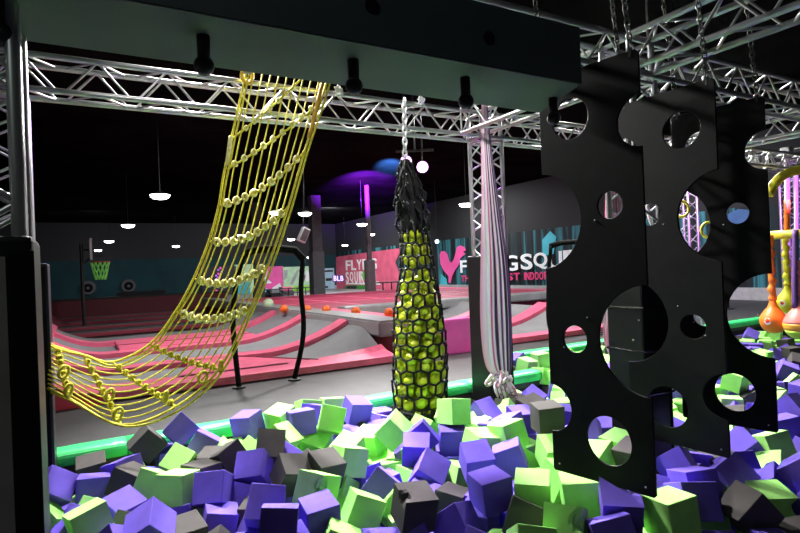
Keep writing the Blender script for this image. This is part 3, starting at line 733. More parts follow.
# orange balls resting on the platform behind the grey rim
ob = bmesh.new(); bmesh.ops.create_uvsphere(ob, u_segments=18, v_segments=12, radius=.105); ome = bpy.data.meshes.new('dodgeball'); ob.to_mesh(ome); ob.free(); ome.materials.append(M_orangeball)
for p in ome.polygons: p.use_smooth = True
ow = ('farthest along the grey rim', 'second from the far end of the grey rim', 'middle one of five along the grey rim', 'second from the net bag along the grey rim', 'just beside the net bag')
for (px, py), wd in zip(((284, 314.5), (307.5, 315), (326.5, 316), (356, 318), (389.5, 319.5)), ow):
    p = onz(px, py-1.5, .54); o = bpy.data.objects.new('dodgeball', ome); C.objects.link(o); o.location = p+Vector((0, 0, .105)); tag(o, 'orange foam ball on the pink platform, '+wd, 'ball')
p = onz(268.5, 309, .54); bm = bmesh.new(); bmesh.ops.create_uvsphere(bm, u_segments=16, v_segments=10, radius=.15); tag(from_bm('dodgeball', bm, mat('pale_green_ball', (.55, .70, .45), .5), None, p+Vector((0, 0, .15)), True), 'pale green ball at the far corner of the grey rim', 'ball')

# entry arches of black padded tube
def arch(pts, label):
    P = [ony(px, py, y) for px, py, y in pts]; t = empty('entry_arch', P[0]); tag(t, label, 'arch'); O = P[0].copy()
    n = len(P); i0 = next(i for i, p in enumerate(pts) if p[3:] or True)
    tops = [i for i, p in enumerate(pts) if p[1] < 262]; a, b = tops[0], tops[-1]
    tube('leg', spline([p-O for p in P[:a+1]], 6), .036, M_black, t, 10)
    tube('leg', spline([p-O for p in P[b:]], 6), .036, M_black, t, 10)
    tube('crossbar', [p-O for p in P[a:b+1]], .055, M_black, t, 10)
    for q in (P[0], P[-1]):
        bm = bmesh.new(); lathe(bm, [(.09, 0), (.09, .02), (.05, .03)], 14); from_bm('foot_plate', bm, M_blackmetal, t, Vector((q.x, q.y, .001))-O)
arch([(239, 387.5, 7.75), (235, 350, 7.75), (233, 320, 7.75), (236, 285, 7.75), (243, 256, 7.75), (252, 250.5, 7.75), (274, 248, 7.75), (295, 250, 7.75), (303, 259, 7.75), (301, 290, 7.75), (303.5, 320, 7.75), (302, 345, 7.75), (294.5, 378.5, 7.75)], 'black padded entry arch standing on the walkway behind the rope net')
arch([(556, 341, 7.95), (549, 325, 7.95), (548, 300, 7.95), (549, 270, 7.95), (551, 246, 7.95), (560, 243, 7.95), (585, 241, 7.95), (600, 243, 7.95), (606, 250, 7.95), (608, 280, 7.95), (610, 310, 7.95), (604, 336, 7.95)], 'black padded entry arch behind the first climbing board')

# dim far lanes on the west side: dark beds, dull red pads, slanting wall
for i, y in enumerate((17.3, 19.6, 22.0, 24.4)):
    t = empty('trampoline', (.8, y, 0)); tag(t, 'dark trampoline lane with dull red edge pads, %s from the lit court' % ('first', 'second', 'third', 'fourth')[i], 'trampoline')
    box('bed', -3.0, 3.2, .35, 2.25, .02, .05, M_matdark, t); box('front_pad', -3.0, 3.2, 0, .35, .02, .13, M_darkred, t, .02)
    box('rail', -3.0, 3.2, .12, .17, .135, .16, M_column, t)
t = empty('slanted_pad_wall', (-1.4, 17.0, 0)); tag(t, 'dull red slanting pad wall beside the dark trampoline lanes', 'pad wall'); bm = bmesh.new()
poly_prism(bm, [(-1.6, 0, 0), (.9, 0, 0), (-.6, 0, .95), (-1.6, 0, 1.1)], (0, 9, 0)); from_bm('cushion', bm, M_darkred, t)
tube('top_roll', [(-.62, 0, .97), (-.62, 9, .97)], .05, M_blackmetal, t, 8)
t = empty('low_pad_wall', (.8, 26.6, 0)); tag(t, 'long low dull red pad wall at the end of the dark lanes', 'pad wall'); box('cushion', -3.6, 5.2, 0, .3, 0, .78, mat('dim_red_vinyl', (.13, .012, .025), .5), t, .04); box('top_strip', -3.6, 5.2, -.02, .32, .74, .82, M_blackmetal, t)  # dark red scaled down: the weak light is put into the cushion colour
# basketball hoop
hx = at(100, 262, 17.5); t = empty('basketball_hoop', hx); tag(t, 'basketball hoop with green net over the dark lanes, its board edge-on', 'basketball hoop')
p = at(90.5, 250, 17.5)-hx
bm = bmesh.new(); add_box(bm, -.035, .035, -.55, .55, -.32, .34, .01); from_bm('backboard', bm, mat('grey_backboard', (.42, .42, .44), .5), t, p)
bm = bmesh.new(); add_tube(bm, torus_pts((0, 0, 0), .27, (1, 0, 0), (0, 1, 0), 24), .018, 6, closed=True); add_tube(bm, [(-.27, 0, 0), (p.x, 0, 0)], .02, 6); from_bm('rim', bm, mat('red_hoop_rim', (.5, .06, .03), .5), t, smooth=True)
bm = bmesh.new()
for k in range(12):
    for s in (1, -1):
        pts = []
        for i in range(6):
            f = i/5; a = 2*PI*(k+s*f*1.5)/12; R = .27-.13*f; pts.append(Vector((R*math.cos(a), R*math.sin(a), -.55*f)))
        add_tube(bm, pts, .017, 4)
from_bm('hoop_net', bm, mat('glowing_green_net', (.22, .62, .12), .7, emit=(.15, .5, .08), estr=.12), t)  # net cords emit faintly in place of light falling on them
rod('post', p+Vector((-.25, 0, -hx.z-p.z)), p+Vector((-.25, 0, .2)), .05, M_blackmetal, t); rod('arm', p+Vector((-.25, 0, 0)), p, .03, M_blackmetal, t); rod('brace', p+Vector((-.25, 0, -.5)), p+Vector((0, 0, -.2)), .02, M_blackmetal, t)

# far wall: counter, round wall fans, colourful mural bays
def far_box(name, px0, px1, py0, py1, y, depth, m, parent, bev=0.0):
    a = ony(px0, py1, y); b = ony(px1, py0, y)
    bm = bmesh.new(); O = parent.location; add_box(bm, a.x-O.x, b.x-O.x, y-O.y, y-O.y+depth, min(a.z, b.z)-O.z, max(a.z, b.z)-O.z, bev); return from_bm(name, bm, m, parent)
Y1 = 33.0
p = ony(142, 308, Y1); t = empty('reception_counter', (p.x, Y1, 0)); tag(t, 'dark snack counter with a pale front panel against the dim teal wall', 'counter')
far_box('cabinet', 119, 166, 291, 316, Y1, .9, M_counter, t); far_box('front_panel', 137, 163, 298.5, 306.5, Y1-.03, .05, mat('pale_stone_panel', (.55, .55, .52), .6, nscale=5, var=.35, emit=(.5, .5, .47), estr=.10), t); far_box('worktop', 118, 167, 290, 292, Y1-.1, 1.0, M_blackmetal, t)  # front panel given faint emission in place of lamplight
p = ony(95, 305, Y1); t = empty('merchandise_bench', (p.x, Y1, 0)); tag(t, 'low bench with small colourful goods in front of the dim teal wall', 'bench')
far_box('bench_top', 72, 118, 309, 311, Y1, .8, M_counter, t); far_box('bench_front', 73, 117, 311, 318, Y1+.05, .7, mat('maroon_front', (.12, .02, .03), .6), t)
gw = ('red', 'amber', 'white', 'green', 'blue', 'red', 'amber', 'white', 'green'); gcol = {'red': (.5, .05, .04), 'amber': (.5, .3, .05), 'white': (.5, .5, .5), 'green': (.1, .4, .1), 'blue': (.08, .15, .5)}
pos = ('at the near end', 'second along', 'third along', 'fourth along', 'in the middle', 'sixth along', 'seventh along', 'eighth along', 'at the far end')
for i, g in enumerate(gw):
    a = ony(76+i*4.8, 309, Y1+.3); bm = bmesh.new(); lathe(bm, [(.09, 0), (.11, .16), (.07, .24), (.05, .26)], 10); o = from_bm('cup', bm, mat('dim_'+g+'_cup', gcol[g], .5), None, (a.x, a.y, a.z)); tag(o, 'small dim %s cup on the low bench, %s' % (g, pos[i]), 'cup')
for px, py, lab in ((88, 288, 'round dark wall fan on the dim teal wall below the hoop'), (128.5, 286, 'round dark wall fan on the dim teal wall above the counter')):
    p = ony(px, py, Y_N-.1); t = empty('wall_fan', p); tag(t, lab, 'fan')
    for nm, r0, r1, dd, m in (('housing', .52, .45, .16, M_column), ('grille', .36, .30, .19, M_black), ('hub', .12, .10, .22, M_column)):
        bm = bmesh.new(); bmesh.ops.create_cone(bm, cap_ends=True, segments=20, radius1=r0, radius2=r1, depth=dd); o = from_bm(nm, bm, m, t, (0, -.05, 0)); o.rotation_euler = (PI/2, 0, 0)
# mural boards on the bright end of the far wall
YM = Y_N-.12
def mural(px0, px1, py0, py1, base, label, bits, y=YM):
    p = ony((px0+px1)/2, py1, y); t = empty('mural_board', p); tag(t, label, 'mural'); far_box('board', px0, px1, py0, py1, y, .06, base, t)
    for (x0, x1, y0, y1, m) in bits: far_box('painted_patch', x0, x1, y0, y1, y-.03-.004*random.random(), .03, m, t)
    return t
def glow(name, col, e=.22): return mat(name, col, .6, nscale=1.5, var=.2, emit=col, estr=e)  # emission stands in for lamplight on murals and letters; screens and neon are self-lit
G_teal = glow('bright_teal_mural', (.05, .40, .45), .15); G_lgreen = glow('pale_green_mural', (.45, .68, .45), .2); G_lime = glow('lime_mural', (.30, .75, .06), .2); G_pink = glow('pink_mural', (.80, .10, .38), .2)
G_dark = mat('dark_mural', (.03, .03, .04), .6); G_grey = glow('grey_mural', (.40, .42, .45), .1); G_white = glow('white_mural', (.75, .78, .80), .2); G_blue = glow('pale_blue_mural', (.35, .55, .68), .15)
def mural_shape(t, y, pts, m):
    O = t.location; bm = bmesh.new(); q = [ony(px, py, y)-O for px, py in pts]
    poly_prism(bm, q, (0, .03, 0)); from_bm('painted_shape', bm, m, t)
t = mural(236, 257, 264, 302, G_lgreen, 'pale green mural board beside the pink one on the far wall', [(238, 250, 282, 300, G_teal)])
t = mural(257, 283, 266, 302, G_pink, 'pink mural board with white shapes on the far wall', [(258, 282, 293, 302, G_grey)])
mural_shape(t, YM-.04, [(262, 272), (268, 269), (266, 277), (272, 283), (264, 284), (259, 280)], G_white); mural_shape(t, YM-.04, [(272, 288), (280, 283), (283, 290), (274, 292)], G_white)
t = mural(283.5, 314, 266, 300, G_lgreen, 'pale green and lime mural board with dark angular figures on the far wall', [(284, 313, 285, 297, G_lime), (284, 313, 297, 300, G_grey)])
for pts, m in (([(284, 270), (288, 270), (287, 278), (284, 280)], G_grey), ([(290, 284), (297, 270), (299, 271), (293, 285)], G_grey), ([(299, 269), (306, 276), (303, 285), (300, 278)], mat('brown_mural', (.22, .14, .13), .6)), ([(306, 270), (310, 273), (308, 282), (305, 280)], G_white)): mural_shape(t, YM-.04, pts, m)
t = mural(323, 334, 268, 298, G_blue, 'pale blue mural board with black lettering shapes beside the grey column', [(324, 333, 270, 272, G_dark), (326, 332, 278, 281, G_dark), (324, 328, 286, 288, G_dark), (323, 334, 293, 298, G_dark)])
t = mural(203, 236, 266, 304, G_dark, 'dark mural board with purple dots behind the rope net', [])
for k in range(16):
    p = ony(219+random.uniform(-3, 5), 268+k*1.9, YM-.03)-t.location; bm = bmesh.new(); bmesh.ops.create_icosphere(bm, subdivisions=1, radius=.09); from_bm('purple_dot', bm, glow('purple_dot', (.4, .12, .9), .8) if k % 3 else glow('pink_dot', (.9, .08, .5), .8), t, p)
# arcade cabinets and railing before the murals
def cabinet(px, py0, py1, y, label, scr):
    p = ony(px, py1, y); t = empty('arcade_cabinet', (p.x, y, 0)); tag(t, label, 'arcade cabinet'); h = ony(px, py0, y).z
    bm = bmesh.new(); poly_prism(bm, [(-.38, 0, 0), (-.38, 0, h*.5), (-.38, .25, h*.56), (-.38, .4, h*.95), (-.38, .1, h), (-.38, .9, h), (-.38, .9, 0)], (.76, 0, 0)); from_bm('cabinet_body', bm, M_counter, t)
    bm = bmesh.new(); add_box(bm, -.32, .32, .27, .31, h*.58, h*.9); from_bm('screen', bm, scr, t)
    box('marquee', -.38, .38, .06, .1, h*.95, h*1.02, scr, t); box('control_panel', -.36, .36, -.08, .2, h*.48, h*.52, M_column, t)
cabinet(289, 287, 302, 36, 'dark arcade cabinet with a pink header by the lime mural', glow('pink_screen', (.8, .15, .3), .5))
cabinet(263, 289, 303, 35, 'dark arcade cabinet before the teal patch of the mural', glow('blue_screen', (.3, .5, .6), .3))
cabinet(277, 290, 303, 34.5, 'dark arcade cabinet with a grey screen before the pink mural', glow('grey_screen', (.4, .42, .45), .2))
def railing(px0, px1, ptop, y, label, n=5, F=None):
    a, b = ony(px0, ptop, y), ony(px1, ptop, y); b.z = a.z; O = Vector((a.x, a.y, 0)); t = empty('railing', O); tag(t, label, 'railing')
    rod('handrail', a-O, b-O, .035, M_blackmetal, t); rod('lower_rail', a-O-Vector((0, 0, a.z*.5)), b-O-Vector((0, 0, a.z*.5)), .025, M_blackmetal, t)
    for i in range(n): q = a.lerp(b, i/(n-1))-O; rod('post', Vector((q.x, q.y, 0)), q, .035, M_blackmetal, t)
railing(262, 314, 290, 33.5, 'dark railing before the mural boards on the far wall', 7)
railing(374, 400, 283, 25.5, 'dark railing in front of the pink mural wall', 4)
# columns and pole
p = onz(318, 301, 0); p = at(318, 301, 30); t = empty('support_column', (p.x, p.y, 0)); tag(t, 'thick grey steel column in front of the far murals', 'column')
box('shaft', -.27, .27, -.27, .27, 0, Z_C, M_column, t, .02); box('sleeve', -.33, .33, -.33, .33, 0, 2.6, mat('grey_column_sleeve', (.13, .13, .14), .6), t, .03)
p = at(371, 299, 27); t = empty('support_pole', (p.x, p.y, 0)); tag(t, 'slim pole with a thick grey padded lower half before the pink mural', 'pole')
rod('pole', (0, 0, 0), (0, 0, Z_C), .12, M_column, t, 14); bm = bmesh.new(); lathe(bm, [(.27, 0), (.27, 1.95), (.2, 2.0)], 16); from_bm('pad', bm, mat('grey_pole_pad', (.12, .12, .13), .5), t, smooth=False)
p = at(258, 250, 32); t = empty('support_column', (p.x, p.y, 0)); tag(t, 'grey steel column seen dimly behind the rope net', 'column'); box('shaft', -.25, .25, -.25, .25, 0, Z_C, M_column, t, .02); box('base_plate', -.35, .35, -.35, .35, 0, .05, M_column, t)
p = at(303.5, 235, 20); t = empty('hanging_speaker', p); tag(t, 'white tilted loudspeaker hanging from the dark ceiling', 'speaker')
bm = bmesh.new(); add_box(bm, -.14, .14, -.14, .14, -.27, .27, .03); o = from_bm('cabinet_box', bm, mat('pale_speaker', (.5, .5, .52), .5, emit=(.5, .5, .52), estr=.08), t); o.rotation_euler = (.1, .42, 0)  # speaker box emits faintly, as if lamplight reached it
bm = bmesh.new(); add_box(bm, -.11, .11, -.15, -.135, -.22, .22); from_bm('grille', bm, M_column, o)
rod('bracket', (0, 0, .2), (.1, 0, Z_C-p.z), .02, M_blackmetal, t)
# neon sign
p = ony(338, 283, 38); t = empty('neon_sign', p); tag(t, 'small purple neon letters by the pink mural wall', 'sign'); bm = bmesh.new(); G_neon = glow('purple_neon', (.45, .30, 1.0), 2.2)
O = p.copy()
far_box('backing', 333, 344.5, 275, 282, 38, .06, G_dark, t)
for i, ch in enumerate('BLB'):
    a = ony(333.8+i*3.4, 281, 37.96)-O; b = ony(336.6+i*3.4, 281, 37.96)-O; c = ony(333.8+i*3.4, 275.8, 37.96)-O
    letter(ch, a, Vector(((b-a).x, 0, 0)), Vector((0, 0, (c-a).z)), G_neon, t, .4)

# ------------------------------------------------------------------ east wall: pink mural, wall lettering, logo
XM = X_E-.06
t = empty('mural_wall', onx(370, 290, XM)); O = t.location.copy(); tag(t, 'pink mural painted on the side wall with white squared lettering', 'mural')
outl = [(336, 297), (336, 257), (370, 252), (402, 248), (398, 256), (395, 263), (398, 270), (400, 277), (398, 286), (399, 296)]
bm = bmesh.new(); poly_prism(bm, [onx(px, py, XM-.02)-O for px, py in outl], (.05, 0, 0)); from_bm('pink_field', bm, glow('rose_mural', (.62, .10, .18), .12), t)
def wall_word(txt, px0, px1, pyt0, pyb0, pyt1, pyb1, m, parent, gap=.16, off=.05, skip=()):
    """letters set between four corner points on the east wall"""
    O = parent.location; n = len(txt); a = onx(px0, pyb0, XM-off); b = onx(px1, pyb1, XM-off); ta = onx(px0, pyt0, XM-off); tb = onx(px1, pyt1, XM-off)
    wts = [(.35 if ch in 'I1' else .45 if ch == ' ' else 1.1 if ch in 'GQMW' else 1.0) for ch in txt]; tot = sum(wts); acc = 0
    for ch, wt in zip(txt, wts):
        f0, f1 = acc/tot, (acc+wt*(1-gap))/tot; acc += wt
        if ch == ' ': continue
        P = a.lerp(b, f0); Q = a.lerp(b, f1); T = ta.lerp(tb, f0)
        letter(ch, P-O, Vector((0, (Q-P).y, 0)), Vector((0, 0, (T-P).z)), m, parent, .5)
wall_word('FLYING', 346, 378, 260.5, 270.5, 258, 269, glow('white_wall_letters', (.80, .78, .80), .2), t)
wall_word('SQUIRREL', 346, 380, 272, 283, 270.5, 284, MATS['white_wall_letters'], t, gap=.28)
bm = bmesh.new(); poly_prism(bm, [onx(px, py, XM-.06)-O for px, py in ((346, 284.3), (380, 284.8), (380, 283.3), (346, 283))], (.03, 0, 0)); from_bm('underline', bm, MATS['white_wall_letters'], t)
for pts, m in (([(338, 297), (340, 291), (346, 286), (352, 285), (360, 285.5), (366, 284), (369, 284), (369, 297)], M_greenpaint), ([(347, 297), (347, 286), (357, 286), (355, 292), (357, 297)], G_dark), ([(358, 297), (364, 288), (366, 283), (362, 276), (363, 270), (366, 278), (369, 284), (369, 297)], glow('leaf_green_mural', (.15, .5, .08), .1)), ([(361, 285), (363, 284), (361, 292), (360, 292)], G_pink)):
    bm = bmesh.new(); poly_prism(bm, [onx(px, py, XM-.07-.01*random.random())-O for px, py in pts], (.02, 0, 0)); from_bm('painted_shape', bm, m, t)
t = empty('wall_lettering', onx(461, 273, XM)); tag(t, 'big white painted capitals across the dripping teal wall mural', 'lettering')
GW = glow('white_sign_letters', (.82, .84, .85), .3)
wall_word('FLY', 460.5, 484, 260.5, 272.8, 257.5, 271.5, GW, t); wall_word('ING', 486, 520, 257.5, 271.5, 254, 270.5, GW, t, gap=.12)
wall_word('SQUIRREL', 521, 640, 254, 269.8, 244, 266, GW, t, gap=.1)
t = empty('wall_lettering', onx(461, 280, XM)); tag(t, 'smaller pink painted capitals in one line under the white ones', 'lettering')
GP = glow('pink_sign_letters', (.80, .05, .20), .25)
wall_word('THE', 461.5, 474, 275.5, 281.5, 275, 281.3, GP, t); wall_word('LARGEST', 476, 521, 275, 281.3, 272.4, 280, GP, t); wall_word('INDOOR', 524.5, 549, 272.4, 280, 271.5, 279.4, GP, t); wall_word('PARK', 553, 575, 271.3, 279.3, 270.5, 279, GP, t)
t = empty('wall_emblem', onx(453, 280, XM)); O = t.location.copy(); tag(t, 'pink leaping squirrel emblem painted beside the white capitals', 'emblem'); bm = bmesh.new()
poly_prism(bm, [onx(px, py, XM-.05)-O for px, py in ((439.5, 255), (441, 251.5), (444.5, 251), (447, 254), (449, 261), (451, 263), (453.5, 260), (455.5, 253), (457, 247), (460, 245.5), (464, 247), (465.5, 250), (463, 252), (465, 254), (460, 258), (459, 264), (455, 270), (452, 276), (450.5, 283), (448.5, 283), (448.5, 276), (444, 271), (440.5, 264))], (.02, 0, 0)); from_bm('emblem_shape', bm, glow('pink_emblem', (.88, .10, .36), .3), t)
for i, (c, pts) in enumerate((('teal', [(542, 240), (550, 231), (556, 237), (553, 254), (543, 256)]), ('teal', [(440, 290), (441, 274), (446, 279), (447, 286), (452, 289), (452, 294), (441, 293)]))):
    t = empty('mural_patch', onx(pts[0][0], pts[0][1], XM)); O = t.location.copy(); tag(t, ('bright teal painted blob beside the white capitals', 'bright teal painted streak under the pink emblem')[i], 'mural'); bm = bmesh.new()
    poly_prism(bm, [onx(px, py, XM+.02)-O for px, py in pts], (.035, 0, 0)); from_bm('painted_shape', bm, glow('sky_teal_mural', (.07, .50, .60), .2), t)
t = empty('mural_patch', onx(740, 220, XM)); O = t.location.copy(); tag(t, 'patch coloured as blue light on the side wall, glimpsed through the third board', 'mural'); bm = bmesh.new()  # blue light on the wall, put into a coloured, faintly emitting patch
poly_prism(bm, [onx(px, py, XM-.03)-O for px, py in ((728, 214), (738, 209), (748, 210), (756, 216), (756, 226), (728, 226))], (.085, 0, 0)); from_bm('painted_shape', bm, glow('blue_light_patch', (.05, .13, .32), .15), t)
p = onx(765, 300, XM-1.5); t = empty('fence_post', (p.x-2, p.y, 0)); tag(t, 'thin dark post before the teal mural, seen past the third board', 'post'); rod('post', (0, 0, 0), (0, 0, 1.6), .06, M_blackmetal, t); rod('base_plate', (0, 0, 0), (0, 0, .03), .18, M_blackmetal, t)

# ================================================================== ceiling lamps and stage lights
lamps = [(160, 195), (128, 225), (109, 241), (98, 250), (276, 212), (176, 246), (242, 235), (362, 224), (371, 234), (466, 204), (305, 213), (291, 239), (345, 245), (310, 257), (278, 208)]
lw = ('brightest one over the near dark lanes', 'second in the row over the dark lanes', 'third in the row over the dark lanes', 'last in the row over the dark lanes', 'just behind the rope net', 'over the far dark lanes by the rope net', 'far off behind the rope net', 'above the slim pole', 'just above the padded pole', 'beside the purple-lit truss upright by the silk', 'between the net and the white speaker', 'far off left of the grey column', 'over the pink mural wall', 'low beside the grey column')
LAMP_POS = []
lens_me = None
for (px, py), wd in zip(lamps[:14], lw):
    z = 3.6
    p = onz(px, py, z)
    if p.y > Y_N-1.5 or p.x > X_E-1: p = ony(px, py, Y_N-6); 
    LAMP_POS.append(p)
    t = empty('ceiling_lamp', p); tag(t, 'round white high-bay ceiling lamp, '+wd, 'ceiling lamp')
    bm = bmesh.new(); lathe(bm, [(.06, -.11), (.15, -.095), (.21, -.055), (.24, 0)], 20); bmesh.ops.recalc_face_normals(bm, faces=bm.faces); from_bm('diffuser', bm, M_lamp, t, smooth=True)
    bm = bmesh.new(); lathe(bm, [(.22, .002), (.12, .05), (.05, .09)], 20); bmesh.ops.recalc_face_normals(bm, faces=bm.faces); from_bm('housing', bm, M_blackmetal, t)
    rod('drop_rod', (0, 0, .08), (0, 0, Z_C-p.z), .008, M_blackmetal, t, 6)
for px, py, lab in ((406, 161.5, 'purple stage light above the net bag, hung highest beside the chain'), (422.5, 167, 'purple stage light just beside the neck of the net bag')):
    p = at(px, py, 13); d = (CAM-p).normalized(); t = empty('stage_light', p); tag(t, lab, 'stage light'); t.rotation_mode = 'QUATERNION'; t.rotation_quaternion = Vector((0, 0, 1)).rotation_difference(d)
    bm = bmesh.new(); lathe(bm, [(.10, -.32), (.13, -.28), (.15, 0)], 18); bmesh.ops.recalc_face_normals(bm, faces=bm.faces); from_bm('can', bm, M_blackmetal, t, smooth=False)
    bm = bmesh.new(); bmesh.ops.create_cone(bm, cap_ends=True, segments=18, radius1=.13, radius2=.13, depth=.02); from_bm('lens', bm, mat('violet_lens', (1, .8, 1), .4, emit=(.85, .40, 1), estr=5), t, (0, 0, .01))
    rod('yoke', (-.15, 0, -.1), (.15, 0, -.1), .02, M_blackmetal, t); qi = t.rotation_quaternion.inverted(); rod('drop_rod', (0, 0, -.1), qi @ Vector((0, 0, Z_C-p.z)), .015, M_blackmetal, t)
a = at(396, 158, 13); t = empty('hanging_bar', a); tag(t, 'dark bar carrying the purple stage lights', 'bar'); b = at(434, 160, 13)-a; rod('bar', (0, 0, .15), (b.x, b.y, .15), .03, M_blackmetal, t); rod('drop_rod', (b.x*.5, b.y*.5, .15), (b.x*.5, b.y*.5, Z_C-a.z), .02, M_blackmetal, t)
p = at(437, 241.5, 26); t = empty('stage_light', p); tag(t, 'tiny blue-white stage light above the pink emblem', 'stage light'); bm = bmesh.new(); bmesh.ops.create_icosphere(bm, subdivisions=2, radius=.09); from_bm('lens', bm, mat('blue_white_lens', (.8, .9, 1), .4, emit=(.6, .8, 1), estr=10), t); rod('drop_rod', (0, 0, .05), (0, 0, Z_C-p.z), .02, M_blackmetal, t)

